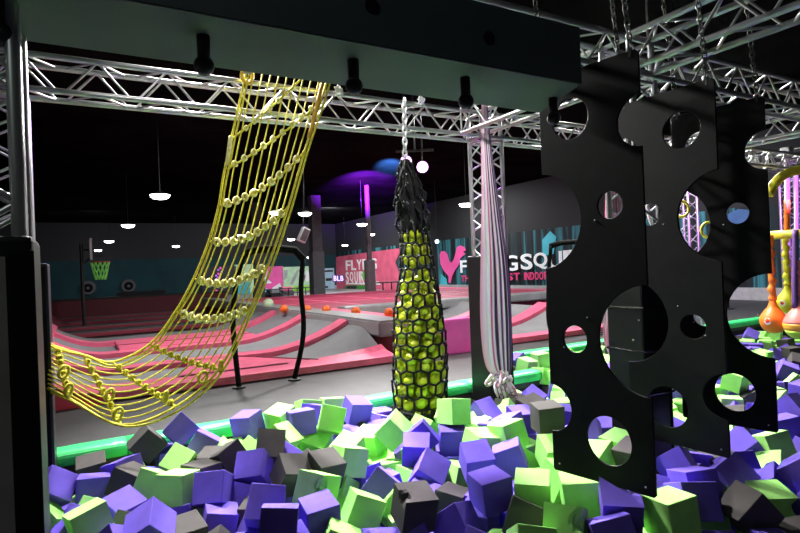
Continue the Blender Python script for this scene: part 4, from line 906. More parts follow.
FOAM = [
('G',3.036,2.132,-0.040,1.57,0.00,1.40,672,523,2177),('C',1.830,3.110,-0.040,-0.17,-1.57,0.00,415,515,1903),('C',3.580,1.972,-0.104,-1.84,-2.38,-0.22,749,517,1881),
('P',2.394,3.038,-0.040,0.00,-0.00,-0.15,490,498,1877),('P',-0.221,5.026,0.023,2.81,0.46,0.50,51,483,1575),('P',2.809,2.308,0.016,0.80,0.09,-0.78,622,505,1551),
('G',0.605,4.480,-0.040,0.81,-1.57,0.00,176,491,1487),('P',0.830,4.334,-0.075,2.05,0.76,-1.72,213,492,1464),('G',-0.274,4.826,-0.162,2.01,0.56,0.99,39,518,1422),
('P',1.024,3.388,-0.052,0.27,1.36,-0.17,279,534,1385),('P',0.353,3.995,-0.118,0.46,0.70,0.17,150,534,1372),('P',3.299,2.160,-0.040,1.57,-0.00,1.06,702,506,1370),
('G',1.630,3.467,-0.145,1.35,-0.69,0.02,363,517,1365),('C',3.576,2.780,0.006,-1.89,-0.62,0.25,635,461,1347),('G',2.463,2.424,-0.069,1.57,-2.27,0.56,568,530,1340),
('G',2.829,2.650,-0.040,-0.00,0.00,-0.65,581,496,1330),('P',1.163,4.453,-0.015,-1.26,-0.70,-2.39,254,470,1295),('P',1.346,3.530,-0.132,-0.06,0.48,3.12,319,521,1251),
('G',0.018,4.244,-0.095,0.08,1.85,1.91,88,530,1165),('G',4.117,2.122,-0.239,-1.57,0.26,-2.10,776,503,1144),('C',3.415,3.519,0.184,-0.00,0.00,1.17,548,424,1133),
('G',2.603,2.846,-0.040,-0.00,0.00,0.78,533,493,1113),('G',1.444,3.819,-0.064,-1.73,-0.30,-2.55,317,491,1112),('P',-0.561,5.104,-0.040,1.05,1.57,0.00,0,500,1069),
('P',2.607,2.196,-0.089,-0.35,-0.62,-1.94,614,540,1040),('G',2.917,4.178,0.184,-0.00,-0.00,-3.08,454,417,1029),('P',1.031,3.681,-0.045,-0.10,-2.02,1.16,262,506,1027),
('P',4.223,2.449,-0.160,0.94,-0.63,-0.24,734,476,1003),('P',2.355,3.745,-0.119,0.93,0.44,-2.54,431,474,1000),('P',2.081,2.997,-0.190,-0.53,-0.83,1.21,456,529,980),
('C',1.364,4.140,-0.040,-0.69,1.57,0.92,289,477,975),('P',0.056,4.992,-0.041,-1.58,-0.01,3.05,91,482,972),('P',0.234,4.530,-0.140,-1.50,-0.48,2.00,125,504,970),
('P',2.673,3.548,-0.040,1.57,-0.00,-2.00,476,463,965),('G',2.407,4.388,0.074,0.76,-0.19,0.81,394,434,950),('P',1.369,5.418,0.184,-0.00,0.00,0.68,247,417,934),
('G',3.419,3.006,-0.040,-0.23,1.57,0.00,594,461,920),('G',1.852,4.170,-0.040,-1.57,-0.00,-1.50,354,465,912),('G',4.762,3.656,-0.040,-1.39,-1.57,-0.19,639,419,910),
('C',0.491,5.494,0.153,0.78,-0.03,-1.55,146,435,906),('P',2.974,3.498,-0.070,0.29,-2.37,-0.90,511,464,885),('C',0.305,4.832,-0.007,-2.48,-1.40,0.19,124,476,881),
('G',3.269,3.314,-0.040,1.14,-1.57,0.00,552,455,876),('P',3.729,2.542,-0.031,0.31,0.27,-2.93,674,465,874),('P',0.819,4.140,-0.264,0.00,-0.00,2.99,220,523,838),
('C',2.391,2.699,-0.120,0.74,-1.14,0.08,522,521,828),('C',1.342,4.598,0.105,-1.63,0.82,-1.93,272,444,825),('P',4.894,2.726,-0.151,0.23,-0.58,-0.56,742,446,822),
('G',5.475,2.774,-0.264,1.57,0.00,2.68,777,448,816),('P',4.512,2.086,-0.095,-0.75,-0.25,-2.95,801,478,813),('G',0.720,5.151,-0.010,-0.22,-0.92,0.95,177,454,805),
('C',1.618,4.095,-0.041,0.09,0.03,-1.40,329,469,799),('G',2.971,4.823,0.184,0.00,3.14,-1.07,421,402,782),('G',0.466,4.658,-0.040,-0.00,0.00,2.38,150,482,779),
('P',2.413,4.036,-0.040,3.14,0.00,0.97,414,455,778),('G',4.469,3.929,0.184,3.14,0.00,-1.15,595,396,776),('P',3.535,2.298,-0.040,-0.00,0.00,2.74,696,481,775),
('P',0.780,5.504,0.217,-0.59,-0.10,-1.72,180,422,770),('G',2.003,4.856,0.184,1.57,0.00,1.15,331,418,755),('P',2.392,5.122,0.184,-0.00,-0.00,-0.05,357,406,754),
('P',1.785,5.070,0.184,0.06,1.57,0.00,302,416,754),('G',3.167,3.733,0.032,0.13,-1.25,1.43,512,438,753),('C',1.044,4.776,0.023,-2.47,-0.54,-1.40,230,455,690),
('P',3.757,3.400,0.008,-2.01,-0.11,-0.92,586,436,687),('G',2.954,2.931,-0.073,-1.27,-1.99,1.20,558,479,681),('C',0.056,5.464,0.007,0.26,-0.23,0.00,89,455,678),
('P',1.930,3.747,-0.143,-1.98,0.83,-0.84,381,489,656),('P',6.124,2.991,-0.264,-0.00,-0.00,-0.62,786,429,643),('P',2.844,4.116,-0.040,1.20,-1.57,-0.13,450,446,636),
('G',1.903,4.987,-0.040,-1.57,0.00,0.64,317,442,635),('P',0.947,5.373,0.078,0.71,-0.08,1.30,204,432,609),('C',2.351,3.430,-0.264,3.14,0.00,-1.04,451,501,604),
('P',6.140,4.163,-0.040,-1.53,-1.57,0.00,678,391,596),('G',6.944,3.924,-0.040,0.00,0.00,-3.09,736,385,594),('G',1.689,5.401,0.184,2.65,1.57,0.00,276,409,578),
('G',2.940,3.849,-0.040,-3.14,-0.00,-0.05,481,443,573),('C',0.579,4.038,-0.264,-1.57,-0.00,1.74,188,539,562),('G',2.297,4.641,-0.040,0.85,-1.57,-0.23,371,441,549),
('G',5.739,4.194,-0.040,0.00,-0.00,2.32,653,395,541),('P',3.317,2.488,-0.113,1.67,-2.36,0.52,649,487,537),('P',6.391,3.045,-0.123,-0.03,0.78,1.58,792,411,532),
('P',6.011,3.745,-0.339,-0.26,0.80,3.03,706,421,494),('G',2.184,2.415,-0.131,0.67,-0.71,0.57,533,546,484),('P',3.389,4.351,0.052,1.29,0.86,1.55,486,412,473),
('C',0.798,4.648,-0.040,-0.00,0.00,-2.59,204,466,469),('P',0.281,5.141,0.013,2.92,0.01,0.54,124,457,465),('G',3.170,2.683,-0.087,-0.09,-0.74,-2.55,610,479,458),
('C',6.067,3.451,-0.264,0.49,-1.57,0.00,736,420,437),('G',1.988,4.467,-0.040,0.44,-1.57,0.00,349,444,430),('P',2.570,4.200,0.005,-0.00,0.90,2.54,426,437,419),
('P',4.382,2.245,-0.218,1.57,0.75,-1.13,773,482,406),('G',1.537,4.902,0.076,-1.92,0.76,-1.14,288,430,404),('P',6.442,3.327,-0.264,-0.99,1.57,-2.04,762,419,388),
('P',4.590,3.272,-0.264,1.57,-0.00,-1.03,663,447,388),('P',1.037,4.367,-0.218,-1.57,0.70,0.77,242,498,385),('P',5.051,3.473,-0.247,-0.83,-0.36,0.32,673,431,378),
('C',0.979,5.087,-0.040,-1.57,-0.00,-0.64,208,449,370),('G',1.367,3.259,-0.225,-1.38,-0.25,2.64,342,545,367),('G',3.797,3.098,-0.040,-1.57,-0.00,-1.49,616,442,356),
('G',2.714,3.823,-0.264,1.57,-0.00,-0.12,456,480,354),('P',3.476,1.756,-0.264,-1.57,-0.00,-1.74,778,549,347),('C',4.243,4.581,-0.040,-3.06,1.57,0.00,532,403,331),
('G',5.539,5.771,-0.040,-3.08,-1.57,0.00,540,377,328),('G',6.039,4.009,-0.264,-0.00,0.00,-0.24,685,409,326),('G',0.024,4.728,-0.190,1.15,-0.62,0.71,90,503,324),
('P',4.062,3.425,-0.040,-3.14,0.00,0.60,611,429,321),('G',4.806,2.467,-0.264,-0.31,-1.57,0.73,769,465,317),('C',6.319,3.897,-0.264,0.32,1.57,2.63,711,407,316),
('P',1.527,4.698,-0.079,-0.93,0.68,-0.99,292,452,314),('G',-0.529,5.442,-0.040,-0.00,-0.00,-1.89,5,472,313),('P',-0.052,4.449,-0.155,-2.36,-0.28,-1.32,65,526,313),
('P',7.478,4.387,-0.040,-1.57,0.00,-2.38,721,371,312),('P',2.341,3.102,-0.264,-0.00,-0.00,0.53,489,529,310),('C',3.759,1.774,-0.264,-0.00,0.00,2.62,801,534,302),
('P',5.536,6.835,-0.264,-1.54,-1.57,0.00,493,381,302),('G',7.075,6.415,-0.040,0.00,0.00,-1.84,583,359,299),('G',5.987,6.576,-0.061,1.76,0.01,0.15,526,366,294),
('G',4.336,3.681,-0.040,0.00,0.00,-2.59,606,417,291),('G',2.245,4.256,-0.264,1.57,-0.00,1.84,388,468,282),('P',6.680,5.666,-0.134,-2.99,-0.81,0.22,605,371,280),
('P',3.726,4.202,-0.040,-0.00,0.00,-1.83,523,421,279),('P',4.506,2.547,-0.207,-0.71,-1.12,1.75,747,465,277),('P',3.204,1.905,-0.264,-0.00,-0.00,-0.34,726,550,277),
('G',6.944,4.201,-0.264,1.57,0.00,-1.96,712,394,276),('P',6.819,3.111,-0.040,-0.10,-1.57,1.64,806,396,270),('C',4.641,2.785,-0.264,-0.00,-0.00,-0.56,716,457,267),
('G',4.704,3.033,-0.264,-0.00,-3.14,0.82,694,449,266),('P',-0.189,5.447,-0.030,-0.09,-0.06,0.10,60,461,266),('G',8.112,6.091,-0.066,-1.52,-1.06,0.08,643,354,263),
('P',-0.358,5.229,-0.040,1.57,-0.00,-0.91,23,482,261),('C',6.893,3.705,-0.264,-1.57,0.00,-2.07,751,401,260),('G',1.907,3.484,-0.218,-1.57,0.86,-0.32,387,510,260),
('G',5.641,3.980,-0.264,2.16,1.57,0.00,667,414,258),('P',4.102,3.995,-0.040,0.00,0.00,-0.44,571,419,258),('G',5.638,3.276,-0.345,1.00,0.55,1.78,723,432,258),
('P',9.120,4.378,-0.264,-0.71,1.57,-1.77,787,373,257),('P',1.999,5.240,0.183,-1.17,-1.61,0.22,317,402,257),('P',1.559,3.098,-0.264,-0.50,-1.57,0.00,379,548,256),
('P',0.146,4.037,-0.231,-0.70,-0.45,-2.51,107,548,255),('P',7.215,5.590,-0.264,0.00,-0.00,-3.11,635,377,253),('G',1.743,4.138,-0.264,-1.57,0.00,0.49,347,495,253),
('G',2.275,5.471,0.184,-0.00,0.00,2.95,334,394,249),('G',9.303,6.581,-0.065,-1.58,0.85,-1.94,661,344,248),('P',4.624,4.998,-0.040,-1.57,-0.00,1.69,534,391,243),
('G',6.464,6.757,-0.040,-2.95,1.57,0.00,542,359,242),('P',0.569,4.401,-0.264,0.00,0.00,-0.24,183,516,239),('C',5.284,3.301,-0.385,-0.72,2.81,0.28,710,443,237),
('P',4.881,3.242,-0.264,0.00,-0.00,-2.51,686,440,237),('G',2.839,4.605,-0.044,0.64,0.11,1.94,422,422,236),('P',-0.265,4.386,-0.270,-0.78,-0.14,2.39,38,547,233),
('G',6.918,3.422,-0.237,1.93,-0.20,-1.80,774,401,231),('P',2.168,4.824,-0.040,0.00,-0.00,-0.95,348,431,231),('C',-0.410,4.849,-0.353,2.44,0.17,-1.13,8,546,228),
('G',3.822,4.554,-0.046,-0.32,-0.50,0.62,506,407,227),('P',3.480,4.095,-0.040,0.00,-0.00,0.33,510,422,227),('P',-0.676,5.062,-0.264,-1.57,-0.00,2.89,-10,537,225),
('G',6.529,3.758,-0.264,-0.85,-1.57,0.00,730,404,222),('P',1.972,2.609,-0.187,-0.49,0.18,-0.97,480,551,218),('C',4.476,3.961,-0.040,-2.09,1.57,0.00,587,416,217),
('P',1.768,3.014,-0.264,-0.00,3.14,1.07,416,550,217),('G',8.023,4.259,-0.264,1.66,-1.57,0.00,758,382,216),('G',5.149,5.033,-0.040,-1.57,-0.00,-1.03,561,384,216),
('P',4.801,3.680,-0.264,0.34,1.57,0.00,643,437,212),('P',0.681,5.527,-0.040,3.14,0.00,1.57,165,445,209),('G',9.154,6.155,-0.139,-2.03,0.72,0.92,678,350,208),
('P',4.419,2.894,-0.264,-0.00,0.00,-1.91,705,465,207),('G',7.957,5.231,-0.264,2.20,1.57,0.00,685,374,205),('G',7.159,6.834,-0.094,-1.66,0.73,0.10,566,356,204),
('P',7.891,4.956,-0.264,-1.57,-0.00,-1.05,701,376,204),('P',8.562,5.497,-0.230,0.57,0.44,-2.85,695,363,203),('P',4.832,4.506,-0.040,1.57,-0.00,0.46,573,396,202),
('C',9.415,4.378,-0.181,0.53,-0.54,0.41,799,365,200),('G',4.947,4.819,-0.112,0.16,0.72,-2.63,558,396,200),('P',7.122,4.502,-0.264,3.14,0.00,0.30,698,389,199),
('P',4.410,1.996,-0.330,-0.09,-2.29,1.60,810,511,196),('P',7.736,6.125,-0.169,0.19,2.19,0.32,628,361,189),('C',10.943,5.164,-0.264,-0.00,-0.00,1.07,790,353,186),
('C',10.408,6.486,-0.040,2.19,1.57,0.00,703,337,186),('G',4.336,4.185,-0.040,-1.57,0.00,-2.12,568,406,185),('P',9.442,5.279,-0.263,1.57,0.12,2.48,737,361,183),
('C',0.285,4.277,-0.231,-1.57,-1.20,0.63,121,524,183),('P',3.507,3.489,-0.040,-0.00,0.00,2.45,569,444,181),('P',2.024,4.213,-0.264,-0.00,-0.00,0.26,369,479,181),
('P',0.864,3.501,-0.249,0.17,0.14,-1.98,244,550,181),('G',4.500,5.223,-0.040,-1.57,-0.00,0.05,508,389,179),('G',1.307,5.034,-0.038,1.58,0.28,0.65,248,443,179),
('G',2.346,4.508,-0.264,3.14,-0.00,1.18,385,459,179),('G',8.698,4.567,-0.264,0.44,-1.57,1.25,762,372,178),('C',5.820,6.820,-0.194,1.93,-0.64,0.05,507,370,176),
('G',3.178,4.211,-0.040,-0.45,-1.57,-2.54,477,426,175),('P',2.718,5.202,-0.040,-1.57,0.00,3.13,382,412,173),('P',5.528,4.656,-0.129,-0.76,-0.23,-2.61,614,398,165),
('P',2.956,2.023,-0.264,-0.00,-0.00,2.77,677,554,160),('G',2.342,3.985,-0.264,0.00,-0.00,-3.06,404,480,159),('P',2.876,5.526,-0.040,0.00,0.00,-3.13,384,404,158),
('G',2.020,5.518,0.182,0.02,-0.09,-1.57,305,395,156),('P',6.317,3.563,-0.324,1.00,0.27,-2.63,745,419,155),('G',3.752,5.437,-0.040,0.00,0.00,1.58,452,394,154),
('G',1.188,5.284,-0.040,-0.58,1.57,-0.78,232,435,154),('G',10.307,6.737,-0.040,3.14,0.00,-1.29,687,337,153),('G',5.415,4.966,-0.040,2.65,-1.57,0.00,580,382,153),
('P',11.733,6.288,-0.123,0.45,0.66,0.89,751,335,152),('P',5.955,2.722,-0.424,-2.00,-0.98,-1.14,806,451,152),('C',0.717,3.763,-0.312,0.47,-3.11,1.07,217,548,151),
('G',7.907,6.397,-0.040,0.37,1.57,-0.56,619,351,151),('P',3.228,3.985,-0.040,3.06,1.57,0.00,490,428,150),('P',-0.529,5.284,-0.264,-1.57,-0.00,-1.78,8,523,148),
('G',7.676,5.352,-0.264,-3.14,-0.00,-1.17,668,373,147),('G',7.591,6.592,-0.040,-1.57,0.00,0.51,597,352,146),('G',5.294,3.607,-0.264,0.37,-1.57,0.00,679,424,145),
('G',3.453,2.178,-0.264,1.18,1.57,0.58,721,533,145),('P',9.829,6.251,-0.158,0.83,2.84,0.63,695,346,144),('P',2.454,4.827,-0.040,-1.57,-0.00,-0.99,375,423,143),
('G',9.971,5.236,-0.264,-0.00,-0.00,0.51,759,358,142),('P',9.203,4.929,-0.264,-1.73,1.57,0.00,750,364,142),('P',6.948,5.741,-0.124,0.23,2.60,-1.06,618,368,142),
('G',7.235,5.248,-0.264,1.57,-0.00,0.94,652,378,141),('P',2.080,3.964,-0.264,1.57,-0.00,-1.66,393,483,140),('P',-0.107,5.015,-0.264,3.14,-0.00,0.98,68,504,140),
('C',11.969,5.752,-0.264,-1.57,-0.00,3.12,786,343,139),('G',10.326,5.336,-0.264,-1.64,1.57,0.00,767,356,139),('G',13.275,6.583,-0.264,-1.83,1.57,0.00,776,335,138),
('G',7.236,6.098,-0.114,-1.39,-0.57,-0.01,605,359,136),('G',3.551,4.019,-0.264,0.64,1.57,-0.65,531,452,136),('G',6.591,5.391,-0.264,0.00,-0.00,-1.79,621,382,133),
('G',7.392,3.762,-0.264,-1.57,-0.00,2.78,771,391,133),('G',3.587,5.226,-0.040,-1.57,0.00,2.55,449,398,133),('G',8.719,4.082,-0.367,-0.36,-0.72,2.47,794,382,132),
('C',9.957,6.821,-0.040,-1.57,-0.00,3.13,673,337,132),('C',4.266,4.878,-0.036,0.01,0.03,-2.50,516,394,132),('G',9.069,6.841,-0.040,-1.57,0.00,-3.13,643,341,131),
('G',7.646,5.663,-0.264,1.57,0.00,3.00,648,370,131),('P',7.712,3.830,-0.264,-1.88,1.57,0.00,778,388,130),('C',4.021,4.757,-0.040,-0.00,3.14,0.68,508,400,129),
('G',5.608,4.428,-0.264,0.31,-1.57,0.00,627,403,129),('P',10.567,6.227,-0.183,-0.71,0.72,0.12,719,343,128),('G',5.574,5.486,-0.040,-2.87,1.57,0.00,560,373,127),
('G',6.441,2.806,-0.264,0.00,-0.00,-1.52,812,430,127),('P',6.055,6.844,-0.038,2.31,1.40,-0.84,515,359,124),('G',2.728,4.933,-0.040,-0.00,-0.00,-0.98,396,416,124),
('C',3.150,5.528,-0.135,0.86,0.00,1.57,401,407,121),('P',5.333,5.286,-0.040,-0.32,-1.57,-2.06,555,380,120),('P',2.188,3.599,-0.264,-0.97,-1.57,0.00,429,491,110),
('P',9.569,5.636,-0.264,-3.14,-0.00,-0.85,721,356,108),('G',5.516,3.691,-0.315,1.41,0.69,-1.36,692,427,107),('C',1.607,4.400,-0.124,2.13,0.94,0.38,308,457,106),
('P',11.396,6.853,-0.135,-0.78,-0.03,-1.54,715,333,104),('P',10.880,5.440,-0.347,-2.44,0.22,1.48,777,355,103),('P',0.501,5.241,-0.157,0.72,-2.67,-1.27,152,461,102),
('C',6.353,5.358,-0.264,2.92,-1.57,0.00,610,383,101),('P',1.130,3.450,-0.261,-1.71,1.36,-0.17,307,549,100),('G',5.839,4.603,-0.264,0.04,-1.57,2.66,632,398,100),
('P',6.025,4.806,-0.264,-1.62,1.57,0.00,627,393,98),('P',10.288,5.642,-0.264,0.00,0.00,-0.15,745,352,97),('G',5.120,3.803,-0.264,1.57,-0.00,-1.42,659,427,95),
('P',8.358,4.596,-0.264,1.57,-0.00,-3.09,746,372,94),('C',2.406,5.100,-0.040,0.00,0.00,-2.73,360,421,94),('C',8.273,6.361,-0.040,1.57,-0.00,-0.83,633,348,93),
('G',3.198,3.632,-0.213,0.31,-0.33,2.51,533,467,91),('P',0.997,3.769,-0.262,-0.41,0.18,3.13,241,532,90),('C',8.025,6.846,-0.084,2.40,-0.08,-1.55,605,348,90),
('P',9.000,4.642,-0.292,0.85,-0.01,-2.43,770,373,90),('G',5.533,6.382,-0.264,-1.58,-1.57,0.00,510,380,90),('G',-0.223,4.080,-0.264,-0.69,-1.57,0.00,56,556,87),
('G',1.434,5.528,-0.040,1.56,1.57,1.56,253,433,85),('C',1.084,4.069,-0.264,-1.01,1.57,0.00,242,517,84),('P',10.303,5.898,-0.264,-3.14,0.00,1.28,728,350,83),
('G',9.458,5.959,-0.264,1.57,0.00,2.36,701,355,82),('P',1.958,2.873,-0.348,0.74,3.07,-0.44,448,554,81),('G',11.365,5.859,-0.264,-1.57,0.00,2.17,766,345,81),
('G',3.060,4.462,0.037,-0.91,-0.35,-1.01,436,424,81),('P',9.990,6.031,-0.264,0.00,-0.00,2.45,713,351,80),('C',3.458,4.642,0.008,0.94,2.78,0.38,473,402,80),
('P',5.534,6.142,-0.264,-3.12,0.02,-1.57,522,382,79),('P',9.463,4.574,-0.300,1.44,-0.83,-1.89,778,368,78),('G',1.864,3.257,-0.264,0.00,-3.14,-0.28,391,528,76),
('P',6.565,4.888,-0.264,1.57,-0.00,-0.49,638,389,75),('G',8.696,5.258,-0.285,-1.33,-0.62,2.23,709,367,74),('C',7.146,3.630,-0.264,3.14,0.00,-0.88,767,395,74),
('P',5.221,4.302,-0.264,-1.57,-0.00,1.58,615,411,73),('P',8.544,5.787,-0.264,-1.57,0.00,-1.60,677,361,72),('P',5.533,6.857,-0.488,-1.57,-0.00,-1.58,487,393,72),
('G',7.994,5.811,-0.264,0.00,-0.00,2.30,655,365,71),('P',8.499,6.014,-0.264,0.00,0.00,1.53,659,360,70),('P',9.233,4.020,-0.264,-0.80,-1.57,0.00,813,376,69),
('P',7.402,4.400,-0.264,1.57,0.00,3.10,715,385,69),('G',8.225,5.703,-0.264,1.57,-0.00,-2.50,667,364,67),('P',2.623,4.768,-0.264,-1.30,-1.57,0.00,398,457,67),
('P',5.758,6.482,-0.264,1.56,-1.57,0.00,521,376,65),('C',7.061,4.970,-0.264,-1.57,0.00,-2.71,661,380,64),('P',7.081,3.908,-0.264,0.22,1.57,-1.23,742,396,64),
('G',3.848,4.984,-0.056,-1.76,1.30,-1.57,487,400,64),('C',9.822,5.474,-0.264,-0.00,3.14,0.31,739,354,63),('P',8.054,5.444,-0.264,-2.55,1.57,0.00,675,367,63),
('P',6.189,3.285,-0.488,-1.57,0.00,2.42,756,434,63),('P',2.647,3.025,-0.264,1.57,0.00,-0.44,505,524,61),('G',6.940,6.831,-0.264,1.57,0.00,-2.91,558,364,61),
('P',2.828,4.045,-0.264,-1.57,0.00,-1.93,452,464,61),('G',0.840,4.647,-0.264,1.57,-0.00,1.32,198,516,61),('G',11.200,6.385,-0.264,-1.57,0.00,1.69,731,342,60),
('P',9.418,6.826,-0.040,3.14,0.00,1.21,652,339,59),('G',9.139,5.902,-0.264,2.68,-1.57,0.45,692,356,59),('G',2.860,2.276,-0.264,-0.17,1.57,0.00,647,549,58),
('G',3.077,3.340,-0.264,-0.00,-3.14,0.67,532,475,58),('P',6.651,3.518,-0.345,-0.93,-0.20,2.22,751,410,57),('G',2.196,2.683,-0.279,1.14,0.13,-1.14,496,543,56),
('P',8.005,6.132,-0.264,1.18,0.34,-0.81,640,364,56),('P',8.954,5.334,-0.264,-0.59,1.57,0.00,718,361,56),('P',7.473,5.993,-0.256,2.18,-0.02,1.64,626,367,56),
('G',8.405,6.853,-0.095,1.54,2.31,-0.05,615,344,55),('P',11.029,5.827,-0.264,-0.96,-1.57,0.00,757,346,55),('C',6.993,6.611,-0.264,-1.57,-0.00,-1.32,569,366,52),
('G',1.773,3.840,-0.331,-0.58,-0.75,1.38,341,508,52),('P',10.923,6.033,-0.264,2.58,1.57,0.00,742,344,48),('P',5.828,5.376,-0.134,0.67,2.59,1.35,578,375,48),
('P',3.984,2.551,-0.215,0.73,-0.33,-2.28,721,492,48),('G',8.448,6.545,-0.040,-0.00,-0.00,-1.15,631,344,47),('P',6.387,5.616,-0.264,-0.32,-1.57,0.00,597,379,47),
('G',6.227,4.193,-0.264,-1.19,1.57,0.00,676,403,47),('P',3.636,1.529,-0.264,-0.61,-1.57,0.00,814,551,47),('P',10.570,5.640,-0.264,-0.00,-0.00,-1.79,753,348,45),
('P',2.906,4.284,-0.264,1.57,-0.00,1.06,438,454,45),('G',0.502,3.544,-0.264,-1.57,-0.00,-1.36,192,557,44),('G',11.610,5.942,-0.264,0.32,-1.57,0.00,768,342,44),
('G',7.025,6.113,-0.231,0.14,-1.14,3.01,593,367,44),('G',13.231,6.852,-0.349,1.63,2.38,0.01,764,334,43),('P',6.755,6.153,-0.264,0.44,1.57,-2.60,581,371,42),
('P',6.724,5.925,-0.253,1.57,-1.68,0.10,590,372,42),('C',5.532,6.631,-0.488,0.00,0.00,-3.14,495,394,42),('G',10.464,4.679,-0.264,-1.57,-0.00,0.56,812,358,41),
('G',6.757,6.379,-0.264,2.39,-1.57,-0.72,572,368,40),('G',1.667,4.892,-0.218,-1.57,-0.79,1.91,305,451,39),('G',11.645,6.694,-0.264,-1.57,-0.00,0.79,729,338,38),
('G',8.765,6.052,-0.264,1.69,1.57,0.00,669,357,38),('G',2.122,4.554,-0.264,-0.00,0.00,2.76,370,463,38),('G',11.287,6.119,-0.264,-1.22,-1.57,0.00,748,342,36),
('C',14.363,6.681,-0.488,0.00,-0.00,-2.75,795,336,35),('P',6.484,5.878,-0.264,-1.43,-1.57,0.00,588,375,35),('P',3.855,4.102,-0.264,-3.14,-0.00,0.91,533,441,35),
('P',2.510,3.260,-0.264,0.56,-1.61,1.54,473,508,35),('C',10.561,5.927,-0.264,-1.57,0.00,1.14,737,347,34),('P',9.664,6.088,-0.262,0.72,-1.62,1.48,699,351,32),
('P',8.794,5.805,-0.264,0.00,-0.00,-1.86,682,358,32),('P',11.523,5.542,-0.364,-2.45,-0.49,-0.62,784,347,31),('G',12.020,5.409,-0.333,-2.30,0.71,1.04,808,346,30),
('P',9.008,6.576,-0.264,0.00,0.00,-1.15,657,353,30),('P',9.057,4.446,-0.488,1.57,0.00,-0.87,777,383,30),('G',6.234,5.045,-0.325,2.32,-0.35,0.94,618,388,30),
('G',4.068,2.406,-0.383,0.84,-0.57,0.04,734,523,29),('P',10.766,6.784,-0.040,-0.00,-3.14,0.72,698,331,29),('G',11.906,6.124,-0.264,-2.42,-1.57,0.00,765,339,29),
('G',1.158,5.528,-0.089,0.58,-0.00,-1.57,224,431,29),('C',11.797,6.495,-0.280,-1.83,-0.91,0.79,739,338,28),('P',10.343,6.387,-0.264,0.00,3.14,-0.49,709,346,28),
('P',9.257,5.629,-0.349,-0.81,0.00,3.12,708,361,27),('G',11.499,6.229,-0.264,-1.57,-0.00,0.23,747,340,26),('C',6.933,5.423,-0.442,1.57,-0.75,-1.50,631,387,26),
('C',5.058,5.245,-0.252,-1.55,1.45,-1.18,549,398,26),('C',5.308,3.006,-0.304,1.40,-0.84,0.75,725,438,26),('C',5.759,3.604,-0.488,1.57,-0.00,-1.66,704,435,25),
('G',10.391,5.240,-0.488,-1.57,0.00,1.65,772,366,24),('G',3.444,5.444,-0.040,-1.57,-0.00,-0.43,438,400,24),('P',3.073,4.749,-0.040,-0.00,-0.00,-2.78,432,417,24),
('G',0.047,5.230,-0.171,-2.11,0.12,1.37,74,494,24),('G',0.364,5.508,-0.084,0.43,-0.15,-1.66,137,450,23),('P',11.074,4.882,-0.292,-1.25,-2.59,0.52,813,351,22),
('P',9.588,6.591,-0.191,-0.67,-0.91,2.14,672,344,22),('C',3.595,3.262,-0.224,1.49,0.56,2.33,576,467,22),('P',6.525,6.364,-0.264,1.54,1.57,0.00,564,370,21),
('P',13.017,5.967,-0.488,-1.57,-0.00,1.95,799,345,20),('G',6.538,6.591,-0.264,0.01,-1.57,0.00,555,368,20),('G',2.651,5.527,-0.040,-0.00,0.00,-1.56,374,406,20),
('P',2.136,5.125,-0.040,-1.57,0.01,-3.08,346,422,20),('G',13.535,6.290,-0.488,-1.66,1.57,0.00,800,342,20),('C',9.777,5.843,-0.347,-0.31,-0.76,1.19,710,357,19),
('G',3.322,3.932,-0.264,0.44,1.57,-0.85,524,455,19),('P',5.532,5.907,-0.264,-1.57,1.57,0.00,527,384,18),('P',0.166,3.814,-0.308,-0.92,0.31,0.51,133,558,17),
('P',3.819,2.366,-0.488,1.44,1.57,-1.67,735,536,17),('G',9.301,6.357,-0.264,3.14,-0.00,-0.65,666,353,16),('G',7.151,6.410,-0.264,1.57,-0.00,0.16,584,368,16),
('P',7.556,4.107,-0.378,0.19,-2.35,1.25,752,390,16),('G',4.460,3.696,-0.264,0.00,0.00,2.26,626,435,16),('G',1.774,5.176,-0.040,-1.00,-1.57,0.03,299,445,16),
('G',13.837,6.088,-0.488,2.54,1.57,0.00,815,342,16),('G',2.333,2.310,-0.287,0.53,-0.55,0.83,566,557,16),('P',6.866,3.166,-0.264,1.70,1.57,0.00,814,415,15),
('G',6.463,6.127,-0.264,1.67,1.57,0.02,573,373,15),('G',1.492,3.499,-0.331,-0.69,-0.03,1.62,352,540,14),('C',13.989,6.803,-0.488,1.80,-1.57,0.00,786,337,14),
('P',4.699,5.478,-0.136,0.82,0.06,1.76,500,392,14),('C',5.549,5.618,-0.264,2.95,-1.57,0.00,547,389,14),('G',6.443,3.357,-0.488,3.14,0.00,-1.18,753,431,14),
('G',3.038,4.539,-0.264,-1.85,1.57,-0.04,435,452,14),('G',2.711,4.515,-0.264,-2.72,-1.57,0.10,410,456,14),('P',3.750,3.440,-0.264,1.57,0.00,0.81,575,458,14),
('G',13.916,6.351,-0.488,0.00,0.00,2.90,803,339,14),('P',5.134,2.223,-0.264,1.57,-0.00,1.24,816,462,13),('G',9.324,6.778,-0.264,0.40,1.57,0.00,657,352,13),
('G',8.337,5.439,-0.356,-1.09,0.76,1.41,691,368,13),('P',2.854,3.190,-0.264,1.88,1.57,0.00,514,493,13),('P',2.157,3.337,-0.488,3.12,-1.57,0.00,435,543,13),
('C',0.597,3.296,-0.225,0.00,-1.09,-1.36,222,558,13),('P',9.618,4.161,-0.264,3.04,-1.57,0.00,815,365,13),('P',3.772,2.045,-0.488,3.14,0.00,1.04,743,544,13),
('C',5.438,4.125,-0.264,-0.00,0.00,-1.96,656,416,12),('G',10.626,5.315,-0.488,1.65,1.57,0.00,776,362,11),('C',7.189,5.850,-0.264,0.00,-3.14,-0.19,624,372,11),
